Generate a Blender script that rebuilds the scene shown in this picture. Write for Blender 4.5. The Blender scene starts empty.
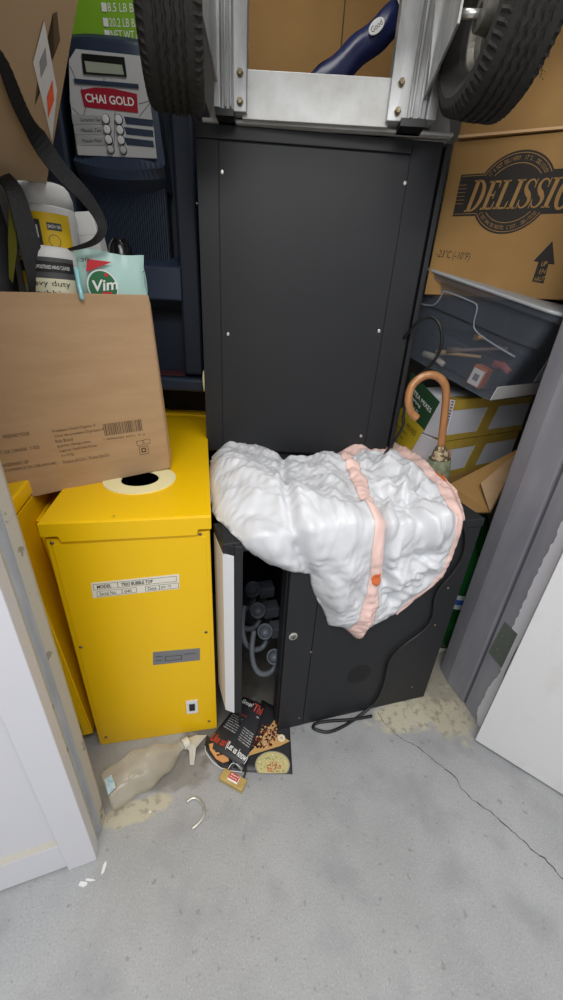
import bpy, bmesh, math, random
from mathutils import Vector, Matrix, noise
from mathutils.geometry import delaunay_2d_cdt
random.seed(7)
S = bpy.context.scene
C = S.collection

# ---------------------------------------------------------------- camera
FOC, CX, CY, CAM_H = 380.0, 281.5, 500.0, 1.3
down = Vector((236-CX, -(1250-CY), -FOC)).normalized()
up = -down
fw = Vector((0, 0, -1)); yy = (fw - fw.dot(up)*up).normalized(); xx = yy.cross(up)
ROT = Matrix((xx, yy, up))                       # world <- camera
cd = bpy.data.cameras.new('camera'); cam = bpy.data.objects.new('camera', cd); C.objects.link(cam)
cam.matrix_world = Matrix.Translation((0, 0, CAM_H)) @ ROT.to_4x4()
cd.sensor_fit = 'VERTICAL'; cd.sensor_height = 36; cd.lens = 36*FOC/1000; cd.clip_start = .02
S.camera = cam
CAMP = Vector((0, 0, CAM_H))
def ray(x, y): return ROT @ Vector((x-CX, -(y-CY), -FOC))
def atZ(x, y, z): d = ray(x, y); return CAMP + d*((z-CAM_H)/d.z)
def atY(x, y, Y): d = ray(x, y); return CAMP + d*(Y/d.y)

# ---------------------------------------------------------------- world, lights, exposure
w = bpy.data.worlds.new('world'); S.world = w; w.use_nodes = True
w.node_tree.nodes['Background'].inputs[0].default_value = (.98, .99, 1, 1)
w.node_tree.nodes['Background'].inputs[1].default_value = .62
def area(name, loc, target, sx, sy, power, col=(1, 1, 1)):
    l = bpy.data.lights.new(name, 'AREA'); l.shape = 'RECTANGLE'; l.size = sx; l.size_y = sy; l.energy = power; l.color = col
    o = bpy.data.objects.new(name, l); C.objects.link(o); o.location = loc
    o.rotation_euler = (Vector(target)-Vector(loc)).to_track_quat('-Z', 'Y').to_euler(); return o
area('hall_ceiling_light', (.25, -.35, 2.75), (.15, .5, 0), 1.3, .7, 34, (1, .98, .95))
area('hall_ceiling_light_far', (-.5, -1.6, 2.75), (0, .6, .6), 1.3, .7, 24, (.98, .99, 1))
area('closet_fill_light', (.05, .95, 2.55), (.0, .9, 0), .9, .35, 9, (1, .98, .95))  # fill lamp added to brighten the closet interior, stands for no known fixture
S.view_settings.view_transform = 'Standard'; S.view_settings.look = 'None'
S.view_settings.exposure = -.04; S.view_settings.gamma = 1; S.view_settings.use_curve_mapping = False

# ---------------------------------------------------------------- materials
def lin(h):
    h = h.lstrip('#'); v = [int(h[i:i+2], 16)/255 for i in (0, 2, 4)]
    return tuple((c/12.92 if c <= .04045 else ((c+.055)/1.055)**2.4) for c in v) + (1,)
MATS = {}
def mat(name, col, rough=.5, metal=0, col2=None, scale=8, bump=0, bscale=60, alpha=1, trans=0, coat=0, stretch=(1, 1, 1), lo=.35, hi=.65, spec=.5, sss=0):
    if name in MATS: return MATS[name]
    m = bpy.data.materials.new(name); m.use_nodes = True; nt = m.node_tree; b = nt.nodes['Principled BSDF']
    b.inputs['Base Color'].default_value = lin(col); b.inputs['Roughness'].default_value = rough; b.inputs['Metallic'].default_value = metal
    b.inputs['Alpha'].default_value = alpha; b.inputs['Transmission Weight'].default_value = trans; b.inputs['Coat Weight'].default_value = coat
    b.inputs['Specular IOR Level'].default_value = spec
    if sss: b.inputs['Subsurface Weight'].default_value = sss; b.inputs['Subsurface Radius'].default_value = (.02, .02, .02)
    tc = nt.nodes.new('ShaderNodeTexCoord'); mp = nt.nodes.new('ShaderNodeMapping'); mp.inputs['Scale'].default_value = stretch
    nt.links.new(tc.outputs['Object'], mp.inputs[0])
    n = nt.nodes.new('ShaderNodeTexNoise'); n.inputs['Scale'].default_value = scale; n.inputs['Detail'].default_value = 6; n.inputs['Roughness'].default_value = .6
    nt.links.new(mp.outputs[0], n.inputs['Vector'])
    if col2:
        r = nt.nodes.new('ShaderNodeValToRGB'); r.color_ramp.elements[0].color = lin(col); r.color_ramp.elements[1].color = lin(col2)
        r.color_ramp.elements[0].position = lo; r.color_ramp.elements[1].position = hi
        nt.links.new(n.outputs[0], r.inputs[0]); nt.links.new(r.outputs[0], b.inputs['Base Color'])
    if bump:
        n2 = nt.nodes.new('ShaderNodeTexNoise'); n2.inputs['Scale'].default_value = bscale; n2.inputs['Detail'].default_value = 5
        nt.links.new(mp.outputs[0], n2.inputs['Vector'])
        bp = nt.nodes.new('ShaderNodeBump'); bp.inputs['Strength'].default_value = bump; bp.inputs['Distance'].default_value = .004
        nt.links.new(n2.outputs[0], bp.inputs['Height']); nt.links.new(bp.outputs[0], b.inputs['Normal'])
    MATS[name] = m; return m
def worn(name, col, spot, rough=.4, thr=.68, scale=22, bump=.05):
    """paint with sparse wear marks of a shape of their own"""
    m = mat(name, col, rough, col2=spot, scale=scale, bump=bump, lo=thr, hi=thr+.03); return m
YEL = worn('yellow_paint', '#f4c400', '#7c6210', .38, .735, 30)
YEL2 = mat('yellow_edge', '#c79c0a', .5)
CARD = mat('cardboard', '#a98a67', .85, col2='#b29370', scale=5, bump=.12, bscale=30, stretch=(1, 1, 6))
CARD_D = mat('brown_cardboard', '#93703f', .85, col2='#9f7b48', scale=4, bump=.12, bscale=25)
CARD_E = mat('cardboard_edge', '#caa57c', .9)
INK = mat('box_ink', '#4a3a2c', .85)
BLK = mat('black_powder_coat', '#242528', .5, col2='#27282b', scale=3, bump=.03, bscale=500, spec=.35)
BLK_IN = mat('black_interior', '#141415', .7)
SEAM = mat('seam_black', '#0b0b0c', .8)
WHITE = mat('white_melamine', '#e4e4e8', .4)
CREAM = mat('cream_plastic', '#f0e8b4', .45)
STEEL = mat('steel', '#d8d7d4', .3, .85)
BRASSY = mat('old_bolt', '#9a8f78', .45, .8, col2='#6d6250', scale=60)
ALU = mat('aluminium', '#bfc1c3', .42, .55, col2='#90908e', scale=14, bump=.1, bscale=40, stretch=(1, 1, .3))
ALU_P = mat('aluminium_plate', '#c6c7c7', .5, .3, col2='#aeada9', scale=9, bump=.08, bscale=30)
RUB = mat('tyre_rubber', '#201f1d', .85, col2='#292724', scale=20, bump=.4, bscale=120)
RIM = mat('rim_metal', '#8f8d86', .5, .6, col2='#5e5a52', scale=18)
NAVY = mat('navy_plastic', '#2c384c', .4, col2='#313e54', scale=3)
NAVY_D = mat('navy_dark_plastic', '#212b3c', .45)
PANEL = mat('machine_panel', '#c4c6c8', .4)
RED = mat('logo_red', '#a3182f', .45)
WTXT = mat('white_print', '#ececec', .5)
BTXT = mat('black_print', '#1c1c1e', .6)
GREEN = mat('green_card', '#7fb320', .55)
LCD = mat('display_glass', '#a3ab9c', .2)
BLKPL = mat('black_plastic', '#131313', .4)
CORD = mat('black_rubber_cord', '#1a1a1b', .4)
GREYPL = mat('grey_plastic', '#6c7179', .4, col2='#5d6269', scale=20)
DKLINER = mat('frayed_dust', '#5b5850', .9)

# ---------------------------------------------------------------- helpers
class Frame:
    def __init__(s, P, ang=0, M=None):
        s.P = Vector(P)
        s.R = M.copy() if M else Matrix.Rotation(math.radians(ang), 3, 'Z')
        s.Ri = s.R.transposed()
    def loc(s, p): return s.Ri @ (Vector(p)-s.P)
    def wld(s, p): return s.R @ Vector(p) + s.P
    def hit(s, x, y, ax=1, val=0):
        o = s.loc(CAMP); d = s.Ri @ ray(x, y); return o + d*((val-o[ax])/d[ax])
    def mw(s): return Matrix.Translation(s.P) @ s.R.to_4x4()
def thing(name, label, cat, fr, group=None):
    o = bpy.data.objects.new(name, None); C.objects.link(o); o.empty_display_size = .05; o.matrix_world = fr.mw()
    o['label'] = label; o['category'] = cat
    if group: o['group'] = group
    return o
def tag(o, label, cat, group=None):
    o['label'] = label; o['category'] = cat
    if group: o['group'] = group
    return o
class MB:
    def __init__(s): s.bm = bmesh.new()
    def box(s, a, b, M=None):
        vs = [s.bm.verts.new(Vector((x, y, z))) for x in (a[0], b[0]) for y in (a[1], b[1]) for z in (a[2], b[2])]
        if M is not None:
            for v in vs: v.co = M @ v.co
        for f in ((0,1,3,2),(4,6,7,5),(0,4,5,1),(2,3,7,6),(0,2,6,4),(1,5,7,3)): s.bm.faces.new([vs[i] for i in f])
        return s
    def poly(s, pts): s.bm.faces.new([s.bm.verts.new(Vector(p)) for p in pts]); return s
    def prism(s, pts, vec):
        vec = Vector(vec); a = [s.bm.verts.new(Vector(p)) for p in pts]; b = [s.bm.verts.new(Vector(p)+vec) for p in pts]; n = len(a)
        s.bm.faces.new(a); s.bm.faces.new(b[::-1])
        for i in range(n): s.bm.faces.new((a[i], b[i], b[(i+1) % n], a[(i+1) % n]))
        return s
    def tube(s, pts, r, seg=12, cap=True, up0=(0.1, .2, 1)):
        pts = [Vector(p) for p in pts]; rs = r if isinstance(r, (list, tuple)) else [r]*len(pts); rings = []
        n0 = Vector(up0)
        for i, p in enumerate(pts):
            t = (pts[min(i+1, len(pts)-1)]-pts[max(i-1, 0)]).normalized()
            n0 = (n0 - n0.dot(t)*t)
            if n0.length < 1e-5: n0 = t.orthogonal()
            n0.normalize(); b = t.cross(n0)
            rings.append([s.bm.verts.new(p + rs[i]*(math.cos(2*math.pi*k/seg)*n0 + math.sin(2*math.pi*k/seg)*b)) for k in range(seg)])
        for i in range(len(rings)-1):
            for k in range(seg): s.bm.faces.new((rings[i][k], rings[i][(k+1) % seg], rings[i+1][(k+1) % seg], rings[i+1][k]))
        if cap: s.bm.faces.new(rings[0][::-1]); s.bm.faces.new(rings[-1])
        return s
    def lathe(s, prof, seg=48, M=None, fn=None, closed=False):
        """prof: (radius, axial); axis = local z unless M is given"""
        rings = []
        for r, a in prof:
            ring = []
            for k in range(seg):
                t = 2*math.pi*k/seg; rr, aa = (fn(r, a, t) if fn else (r, a))
                v = Vector((rr*math.cos(t), rr*math.sin(t), aa)); ring.append(s.bm.verts.new(M @ v if M is not None else v))
            rings.append(ring)
        n = len(rings)
        for i in range(n if closed else n-1):
            for k in range(seg): s.bm.faces.new((rings[i][k], rings[i][(k+1) % seg], rings[(i+1) % n][(k+1) % seg], rings[(i+1) % n][k]))
        if not closed:
            if prof[0][0] > 1e-4: s.bm.faces.new(rings[0][::-1])
            if prof[-1][0] > 1e-4: s.bm.faces.new(rings[-1])
        return s
    def build(s, name, m, parent=None, bevel=0, smooth=False, seg=2, fr=None):
        bmesh.ops.remove_doubles(s.bm, verts=s.bm.verts, dist=1e-6)
        bmesh.ops.recalc_face_normals(s.bm, faces=s.bm.faces)
        me = bpy.data.meshes.new(name); s.bm.to_mesh(me); s.bm.free()
        o = bpy.data.objects.new(name, me); C.objects.link(o); me.materials.append(m)
        if parent: o.parent = parent
        elif fr: o.matrix_world = fr.mw()
        if smooth:
            for f in me.polygons: f.use_smooth = True
        if bevel:
            b = o.modifiers.new('bevel', 'BEVEL'); b.width = bevel; b.segments = seg; b.limit_method = 'ANGLE'; b.angle_limit = math.radians(40)
        return o
BOLD = ('Vim', 'CHAI GOLD', 'TOUGH', 'Guard', 'Security', 'TRIO BUBBLE TOP', 'MODEL', 'UP', 'Group?', 'Thi', 'Like us?', '(Let us know)')
def fontmesh(body):
    cu = bpy.data.curves.new('t', 'FONT'); cu.body = body; cu.offset = .022 if body in BOLD else 0; cu.resolution_u = 3; o = bpy.data.objects.new('t', cu); C.objects.link(o)
    me = bpy.data.meshes.new_from_object(o.evaluated_get(bpy.context.evaluated_depsgraph_get()))
    bpy.data.objects.remove(o); bpy.data.curves.remove(cu)
    bm = bmesh.new(); bm.from_mesh(me); bpy.data.meshes.remove(me); return bm
def text(name, body, m, parent, bl, br, tl, off=(0, 0, 0)):
    """lettering fitted in the parallelogram bl, br, tl (local points of the parent)"""
    bm = fontmesh(body); bl, br, tl, off = Vector(bl), Vector(br), Vector(tl), Vector(off)
    xs = [v.co.x for v in bm.verts]; ys = [v.co.y for v in bm.verts]; x0, x1, y0, y1 = min(xs), max(xs), min(ys), max(ys)
    for v in bm.verts:
        v.co = bl + (br-bl)*((v.co.x-x0)/(x1-x0)) + (tl-bl)*((v.co.y-y0)/(y1-y0)) + off
    mb = MB(); mb.bm.free(); mb.bm = bm; return mb.build(name, m, parent)
def smoothpts(pts, n=6):
    pts = [Vector(p) for p in pts]; out = []
    for i in range(len(pts)-1):
        p0 = pts[max(i-1, 0)]; p1 = pts[i]; p2 = pts[i+1]; p3 = pts[min(i+2, len(pts)-1)]
        for k in range(n):
            t = k/n; out.append(.5*((2*p1)+(p2-p0)*t+(2*p0-5*p1+4*p2-p3)*t*t+(3*p1-3*p2+p3-p0)*t**3))
    out.append(pts[-1]); return out
def struct(o, name=None):
    o['kind'] = 'structure'
    return o
def screw(parent, p, r=.006, m=STEEL, name='screw', nrm='y'):
    M = Matrix.Translation(p) @ (Matrix.Rotation(math.radians(90), 4, 'X') if nrm == 'y' else Matrix.Identity(4))
    mb = MB().lathe([(r, 0), (r, .0012), (r*.7, .0026), (r*.35, .0028), (r*.3, .0012), (0, .0012)], 14, M)
    return mb.build(name, m, parent, smooth=False)

# ================================================================ SETTING
fl = mat('concrete_floor', '#9b9c9d', .62, col2='#a8a9aa', scale=3.2, bump=.15, bscale=90)
def dress_floor(m):
    nt = m.node_tree; b = nt.nodes['Principled BSDF']; L = nt.links
    ramp = [n for n in nt.nodes if n.type == 'VALTORGB'][0]
    tc = nt.nodes.new('ShaderNodeTexCoord')
    def nz(scale, lo, hi, detail=6):
        n = nt.nodes.new('ShaderNodeTexNoise'); n.inputs['Scale'].default_value = scale; n.inputs['Detail'].default_value = detail; L.new(tc.outputs['Object'], n.inputs['Vector'])
        r = nt.nodes.new('ShaderNodeMapRange'); r.inputs[1].default_value = lo; r.inputs[2].default_value = hi; L.new(n.outputs[0], r.inputs[0]); return r.outputs[0]
    def math_(op, a, c):
        n = nt.nodes.new('ShaderNodeMath'); n.operation = op; n.use_clamp = True
        for i, v in enumerate((a, c)):
            if isinstance(v, float): n.inputs[i].default_value = v
            else: L.new(v, n.inputs[i])
        return n.outputs[0]
    def mix(f, a, col):
        n = nt.nodes.new('ShaderNodeMix'); n.data_type = 'RGBA'; L.new(f, n.inputs[0]); L.new(a, n.inputs[6]); n.inputs[7].default_value = lin(col); return n.outputs[2]
    def disc(cx, cy, rx, ry, soft, ang=0.):
        mp = nt.nodes.new('ShaderNodeMapping'); mp.vector_type = 'TEXTURE'; mp.inputs['Location'].default_value = (cx, cy, 0); mp.inputs['Rotation'].default_value = (0, 0, math.radians(ang)); mp.inputs['Scale'].default_value = (rx, ry, 1)
        L.new(tc.outputs['Object'], mp.inputs[0]); ln = nt.nodes.new('ShaderNodeVectorMath'); ln.operation = 'LENGTH'; L.new(mp.outputs[0], ln.inputs[0])
        n = nt.nodes.new('ShaderNodeTexNoise'); n.inputs['Scale'].default_value = 22; n.inputs['Detail'].default_value = 5; L.new(tc.outputs['Object'], n.inputs['Vector'])
        a = nt.nodes.new('ShaderNodeMath'); a.operation = 'MULTIPLY_ADD'; a.inputs[1].default_value = 1.1; L.new(n.outputs[0], a.inputs[0]); L.new(ln.outputs['Value'], a.inputs[2])
        r = nt.nodes.new('ShaderNodeMapRange'); r.inputs[1].default_value = 1.5+soft; r.inputs[2].default_value = 1.5-soft; L.new(a.outputs[0], r.inputs[0]); return r.outputs[0]
    c = ramp.outputs[0]
    c = mix(math_('MULTIPLY', nz(230, .5, .72), .32), c, '#6f7073')          # fine aggregate specks
    c = mix(math_('MULTIPLY', nz(210, .55, .72), .3), c, '#cfcfcd')
    c = mix(math_('MULTIPLY', nz(7, .5, .72), .6), c, '#85868a')
    c = mix(math_('MULTIPLY', nz(48, .64, .70), .45), c, '#6c6b69')
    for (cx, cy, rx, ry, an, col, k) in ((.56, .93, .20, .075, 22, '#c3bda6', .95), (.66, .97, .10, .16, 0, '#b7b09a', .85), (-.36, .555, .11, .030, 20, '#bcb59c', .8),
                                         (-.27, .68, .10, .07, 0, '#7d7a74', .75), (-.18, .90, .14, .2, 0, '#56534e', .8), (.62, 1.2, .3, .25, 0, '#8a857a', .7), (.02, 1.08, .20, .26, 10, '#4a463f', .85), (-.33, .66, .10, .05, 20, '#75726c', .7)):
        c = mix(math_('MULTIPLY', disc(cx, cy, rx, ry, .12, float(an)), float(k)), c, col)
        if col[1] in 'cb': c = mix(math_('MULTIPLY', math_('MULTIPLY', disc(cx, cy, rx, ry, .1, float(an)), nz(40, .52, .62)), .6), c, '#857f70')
    L.new(c, b.inputs['Base Color'])
dress_floor(fl)
floor = struct(MB().box((-3, -3, -.05), (3, 3, 0)).build('floor', fl))
# crack running through the slab
CRK = mat('crack_shadow', '#4b4944', .95)
cpx = [(378, 712), (384, 722), (400, 738), (409, 742), (420, 748), (436, 762), (455, 777), (462, 789), (472, 800), (490, 812), (505, 824), (520, 838), (534, 852), (545, 858), (556, 872), (570, 888)]
mb = MB(); cp = []
for i in range(len(cpx)-1):
    a, b = atZ(*cpx[i], 0), atZ(*cpx[i+1], 0)
    for k in range(4): cp.append(a.lerp(b, k/4) + Vector((random.uniform(-.003, .003), random.uniform(-.003, .003), 0)))
for i in range(len(cp)-1):
    a, b = cp[i], cp[i+1]; n = Vector((-(b-a).y, (b-a).x, 0)).normalized(); w0 = .0013*random.uniform(.5, 1.5)
    mb.poly([a+n*w0+Vector((0, 0, .0004)), b+n*w0+Vector((0, 0, .0004)), b-n*w0+Vector((0, 0, .0004)), a-n*w0+Vector((0, 0, .0004))])
mb.build('crack', CRK, floor)
# paint chips on the slab
mb = MB()
for (x, y, rx, ry) in ((104, 868, .005, .013), (83, 884, .011, .006), (90, 880, .013, .003), (150, 812, .004, .003)):
    p = atZ(x, y, 0); a0 = random.uniform(0, 3)
    mb.prism([(p.x+rx*math.cos(t)*random.uniform(.7, 1.1), p.y+ry*math.sin(t)*random.uniform(.7, 1.1), .0002) for t in [k*math.pi/5 for k in range(10)]], (0, 0, .0008))
mb.build('paint_chip', mat('white_paint', '#dcdcde', .5), floor)

WALL = mat('closet_wall_paint', '#8d8a86', .8, col2='#969390', scale=3)
HWALL = mat('hall_wall_paint', '#c9c8c6', .8)
TH = 21.0
struct(MB().box((-1.35, 2.25, 0), (1.65, 2.35, 2.6)).build('wall_back', WALL))
struct(MB().box((-1.35, .30, 0), (-1.25, 2.25, 2.6)).build('wall_left', WALL))
struct(MB().box((1.15, 1.1, 0), (1.25, 2.25, 2.6)).build('wall_right', WALL))
DL = Frame((-.42, .445, 0), TH)          # x along the opening, y into the closet
W = (Vector((.70, 1.114, 0))-Vector((-.42, .445, 0)))
struct(MB().box((-.95, .10, 2.08), (1.85, .20, 2.6)).build('wall_front', WALL, fr=DL))
struct(MB().box((-1.8, .0, 2.6), (1.9, 2.4, 2.68)).build('ceiling', mat('ceiling_paint', '#bdbdbd', .9)))
struct(MB().box((1.36, .05, 0), (2.0, .17, 2.08)).build('wall_front_right', WALL, fr=DL))
# ---- left: white panelled leaf, with painted edge, steel jamb
LW = mat('white_gloss_paint', '#d6d6dc', .42, bump=.06, bscale=25)
LWD = worn('white_paint_scuffed', '#b9b4a9', '#857f70', .5, .56, 14)
BLUEG = mat('grey_metal_frame', '#b2b6bd', .5, .1, col2='#959aa3', scale=30, bump=.1, stretch=(1, 1, .15))
BEIGE = worn('beige_frame_paint', '#b9b3a6', '#8b8474', .6, .60, 14)
door1 = bpy.data.objects.new('door_1', None); C.objects.link(door1); door1.matrix_world = DL.mw(); struct(door1)
MB().box((-.066, 0, 0), (0, .04, 2.05)).build('door_stile', LW, door1, bevel=.002)
MB().box((-.9, .006, .008), (-.066, .036, .118)).build('door_rail', LW, door1, bevel=.002)
MB().box((-.9, .016, .118), (-.066, .030, 2.0)).build('door_panel', LW, door1)
MB().prism([(-.9, .006, .118), (-.9, .016, .118), (-.9, .016, .128)], (.834, 0, 0)).build('panel_moulding', LWD, door1)
MB().box((-.004, .0405, 0), (.0, .058, 2.05)).build('door_edge', BEIGE, door1)
jl = bpy.data.objects.new('trim_1', None); C.objects.link(jl); jl.matrix_world = DL.mw(); struct(jl)
MB().prism([(-.06, .0405, 0), (-.004, .0405, 0), (.003, .052, 0), (.008, .064, 0), (.008, .067, 0), (-.06, .067, 0)], (0, 0, 2.08)).build('jamb_stop', BLUEG, jl, bevel=.002)
MB().prism([(-.06, .067, 0), (.008, .067, 0), (.016, .092, 0), (.010, .12, 0), (-.06, .14, 0)], (0, 0, 2.08)).build('jamb_face', BEIGE, jl, bevel=.003)
struct(MB().box((-.95, .145, 0), (-.05, .20, 2.08)).build('wall_front_left', WALL, fr=DL))
# ---- right: grey steel jamb, hinge leaf, peeled white paint, white slab door swung out
GREYF = mat('grey_door_frame', '#9c9ca4', .5, .15, col2='#8b8b93', scale=10, bump=.08, stretch=(1, 1, .25))
jr = bpy.data.objects.new('trim_2', None); C.objects.link(jr); struct(jr)
P = {k: atZ(*v, 0) for k, v in dict(a=(440, 668), b=(447, 682), c=(462, 702), c2=(464.5, 705), d=(474, 718), e=(481, 729)).items()}
out = Vector((1, .25, 0))
MB().prism([P['a'], P['b'], P['c'], P['c']+out*.2, P['a']+out*.2], (0, 0, 2.08)).build('frame_face', GREYF, jr, bevel=.003)
MB().prism([P['c']+out*.008, P['c2']+out*.006, P['c2']+out*.2, P['c']+out*.2], (0, 0, 2.08)).build('frame_groove', mat('frame_groove_grey', '#5c5c63', .6), jr)
MB().prism([P['c2'], P['d'], P['e']+Vector((.01, 0, 0)), P['e']+out*.15, P['c2']+out*.2], (0, 0, 2.08)).build('frame_rebate', GREYF, jr, bevel=.002)
# peeled white paint on the outer edge of the frame: ragged border
mb = MB(); nrm = Vector((-(P['e']-P['c2']).y, (P['e']-P['c2']).x, 0)).normalized()
if nrm.x > 0: nrm = -nrm
dirr = (P['e']-P['c2']).normalized()
base = P['c2'] + dirr*.052
prev = None; z = 0
strip = []
while z < 2.05:
    strip.append((z, .004*math.sin(z*9)+random.uniform(-.003, .003) + (.016*max(0, 1-abs(z-.27)/.1)) + (.02*max(0, 1-z/.05)))); z += .012
for i in range(len(strip)-1):
    (z0, r0), (z1, r1) = strip[i], strip[i+1]
    a0 = base + dirr*r0 + nrm*.0012; a1 = base+dirr*r1+nrm*.0012; e = base + dirr*.05 + nrm*.0012
    mb.poly([a0+Vector((0, 0, z0)), e+Vector((0, 0, z0)), e+Vector((0, 0, z1)), a1+Vector((0, 0, z1))])
mb.build('peeled_paint', mat('peeling_white_paint', '#dcdce1', .5), jr)
HG = mat('hinge_leaf_grey_green', '#737a72', .45, .3)
cA = P['c2'] + dirr*.022
def frame_plane(x, y):    # point on the rebate face
    n = nrm; d = ray(x, y); return CAMP + d*((P['c2']-CAMP).dot(n)/d.dot(n))
q = [frame_plane(*p)+nrm*.001 for p in ((505, 622), (518, 634), (502, 668), (489, 652))]
MB().prism(q, nrm*.001).build('hinge_leaf', HG, jr)
mb = MB()
for (x, y) in ((503, 636), (498, 649), (508, 644)):
    c = frame_plane(x, y)+nrm*.0022; mb.tube([c, c+nrm*.001], .0025, 10)
mb.build('hinge_screw', STEEL, jr)
A, B = atZ(475, 740, .008), atZ(563, 795, .008)
ang = math.degrees(math.atan2((B-A).y, (B-A).x))
DR = Frame(A, ang)
door2 = bpy.data.objects.new('door_2', None); C.objects.link(door2); door2.matrix_world = DR.mw(); struct(door2)
DW = mat('white_door_scuffed', '#dededf', .45, col2='#cfcbc6', scale=6, bump=.04, lo=.55, hi=.8)
MB().box((0, 0, 0), (.8, .042, 2.04)).build('door_leaf', DW, door2, bevel=.0015)
MB().box((-.001, .004, .30), (.0, .038, .42)).build('hinge', HG, door2)

# ================================================================ YELLOW VENDING CABINETS
YA = math.degrees(math.atan2(.806-.727, .367))
YF = Frame((-.540, .727, 0), YA)
YW, YD, YH = .375, .93, .839
yc = thing('vending_cabinet', 'yellow metal vending cabinet with model sticker on front and cardboard box on top', 'cabinet', YF)
b = MB().box((0, 0, 0), (YW, YD, YH-.045)).build('body', YEL, yc, bevel=.003)
lid = MB()      # lid with a stepped front lip and clipped rear corners
lid.prism([(-.006, -.002, YH-.036), (YW+.004, -.002, YH-.036), (YW+.004, YD-.05, YH-.036), (YW-.05, YD, YH-.036), (.04, YD, YH-.036), (-.006, YD-.05, YH-.036)], (0, 0, .036))
lid.prism([(-.006, -.008, YH), (YW+.004, -.008, YH), (YW+.004, -.008, YH-.036), (YW-.028, -.008, YH-.036), (YW-.031, -.008, YH-.052), (.035, -.008, YH-.052), (.030, -.008, YH-.036), (-.006, -.008, YH-.036)], (0, .0065, 0))
lid = lid.build('lid', YEL, yc, bevel=.0025, seg=2)
MB().box((.012, -.0015, .012), (YW-.010, .001, YH-.060)).build('front_panel', YEL, yc, bevel=.0012)
for (x, y) in ((52, 543), (200, 534), (81, 647), (206, 632), (106, 737), (209, 721)):
    screw(yc, YF.hit(x, y, 1, -.0015), .0045, BRASSY)
# ring of the globe opening
pts = [YF.hit(x, y, 2, YH) for (x, y) in ((98, 486), (135, 494.5), (171, 478))]
def circ(a, b, c):
    ax, ay, bx, by, cx, cy = a.x, a.y, b.x, b.y, c.x, c.y; d = 2*(ax*(by-cy)+bx*(cy-ay)+cx*(ay-by))
    ux = ((ax*ax+ay*ay)*(by-cy)+(bx*bx+by*by)*(cy-ay)+(cx*cx+cy*cy)*(ay-by))/d; uy = ((ax*ax+ay*ay)*(cx-bx)+(bx*bx+by*by)*(ax-cx)+(cx*cx+cy*cy)*(bx-ax))/d
    return Vector((ux, uy, 0)), math.hypot(ax-ux, ay-uy)
cc, cr = circ(*pts)
cr = min(max(cr, .08), .12); cc = Vector((pts[1].x, pts[1].y+cr, 0))
MB().lathe([(cr, 0), (cr, .003), (cr-.044, .004), (cr-.048, 0)], 64, Matrix.Translation((cc.x, cc.y, YH)), closed=True).build('globe_ring', CREAM, yc)
MB().lathe([(cr-.048, 0.0005), (0, .0005)], 48, Matrix.Translation((cc.x, cc.y, YH))).build('opening', SEAM, yc)
# model sticker
def quadlabel(name, fr, par, pxs, m, t=.0006, ax=1, val=0.):
    q = [fr.hit(x, y, ax, val) for (x, y) in pxs]
    n = Vector((0, 0, 0)); n[ax] = -t
    return MB().prism(q, n).build(name, m, par), q
STK = mat('sticker_paper', '#e6e2d2', .5)
st, q = quadlabel('model_sticker', YF, yc, [(93, 598), (179.5, 588.5), (179, 574), (91, 583)], STK, val=-.0016)
bl, br, tr, tl = q
def inq(u, v, off=-.0012): p = bl.lerp(br, u).lerp(tl.lerp(tr, u), v); return Vector((p.x, p.y+off, p.z))
for (body, u0, u1, v0, v1) in (('MODEL', .06, .22, .60, .82), ('TRIO BUBBLE TOP', .33, .69, .60, .82), ('Serial No:', .08, .27, .13, .35), ('040', .36, .44, .13, .33), ('Date', .63, .73, .14, .34), ('Jan 15', .78, .90, .14, .34)):
    text('lettering', body, BTXT, st, inq(u0, v0), inq(u1, v0), inq(u0, v1))
mb = MB()
for (u0, u1, v0, v1) in ((.02, .97, .53, .9), (.05, .50, .07, .42), (.60, .99, .07, .42)):
    for (a, c, e, f) in ((u0, u1, v0, v0+.018), (u0, u1, v1-.018, v1), (u0, u0+.004, v0, v1), (u1-.004, u1, v0, v1)):
        mb.poly([inq(a, e), inq(c, e), inq(c, f), inq(a, f)])
for u in (.29, .33, .76): mb.poly([inq(u, .55 if u == .29 else .1), inq(u+.006, .55 if u == .29 else .1), inq(u+.006, .9 if u == .29 else .4), inq(u, .9 if u == .29 else .4)])
mb.build('ruled_box', BTXT, st)
GREYL = mat('grey_plate', '#85868a', .45, .3)
pl, q = quadlabel('rating_plate', YF, yc, [(153, 665), (200, 660), (200, 648), (153, 652)], GREYL, val=-.0016)
bl, br, tr, tl = q; mb = MB()
for (u0, u1, v0, v1) in ((.05, .2, .6, .66), (.05, .2, .3, .36), (.25, .6, .55, .6), (.25, .6, .22, .27), (.65, .9, .6, .65), (.25, .27, .22, .6), (.59, .61, .22, .6)):
    mb.poly([inq(u0, v0), inq(u1, v0), inq(u1, v1), inq(u0, v1)])
mb.build('plate_print', mat('plate_print_grey', '#4f5054', .5), pl)
sw, q = quadlabel('switch_plate', YF, yc, [(187, 713.5), (198, 712), (197.5, 699.5), (186, 701)], WHITE, t=.002, val=-.0016)
bl, br, tr, tl = q; mb = MB(); mb.prism([inq(.25, .25, -.0023), inq(.75, .25, -.0023), inq(.75, .75, -.0023), inq(.25, .75, -.0023)], (0, -.002, 0))
mb.build('switch', BTXT, sw)

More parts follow.
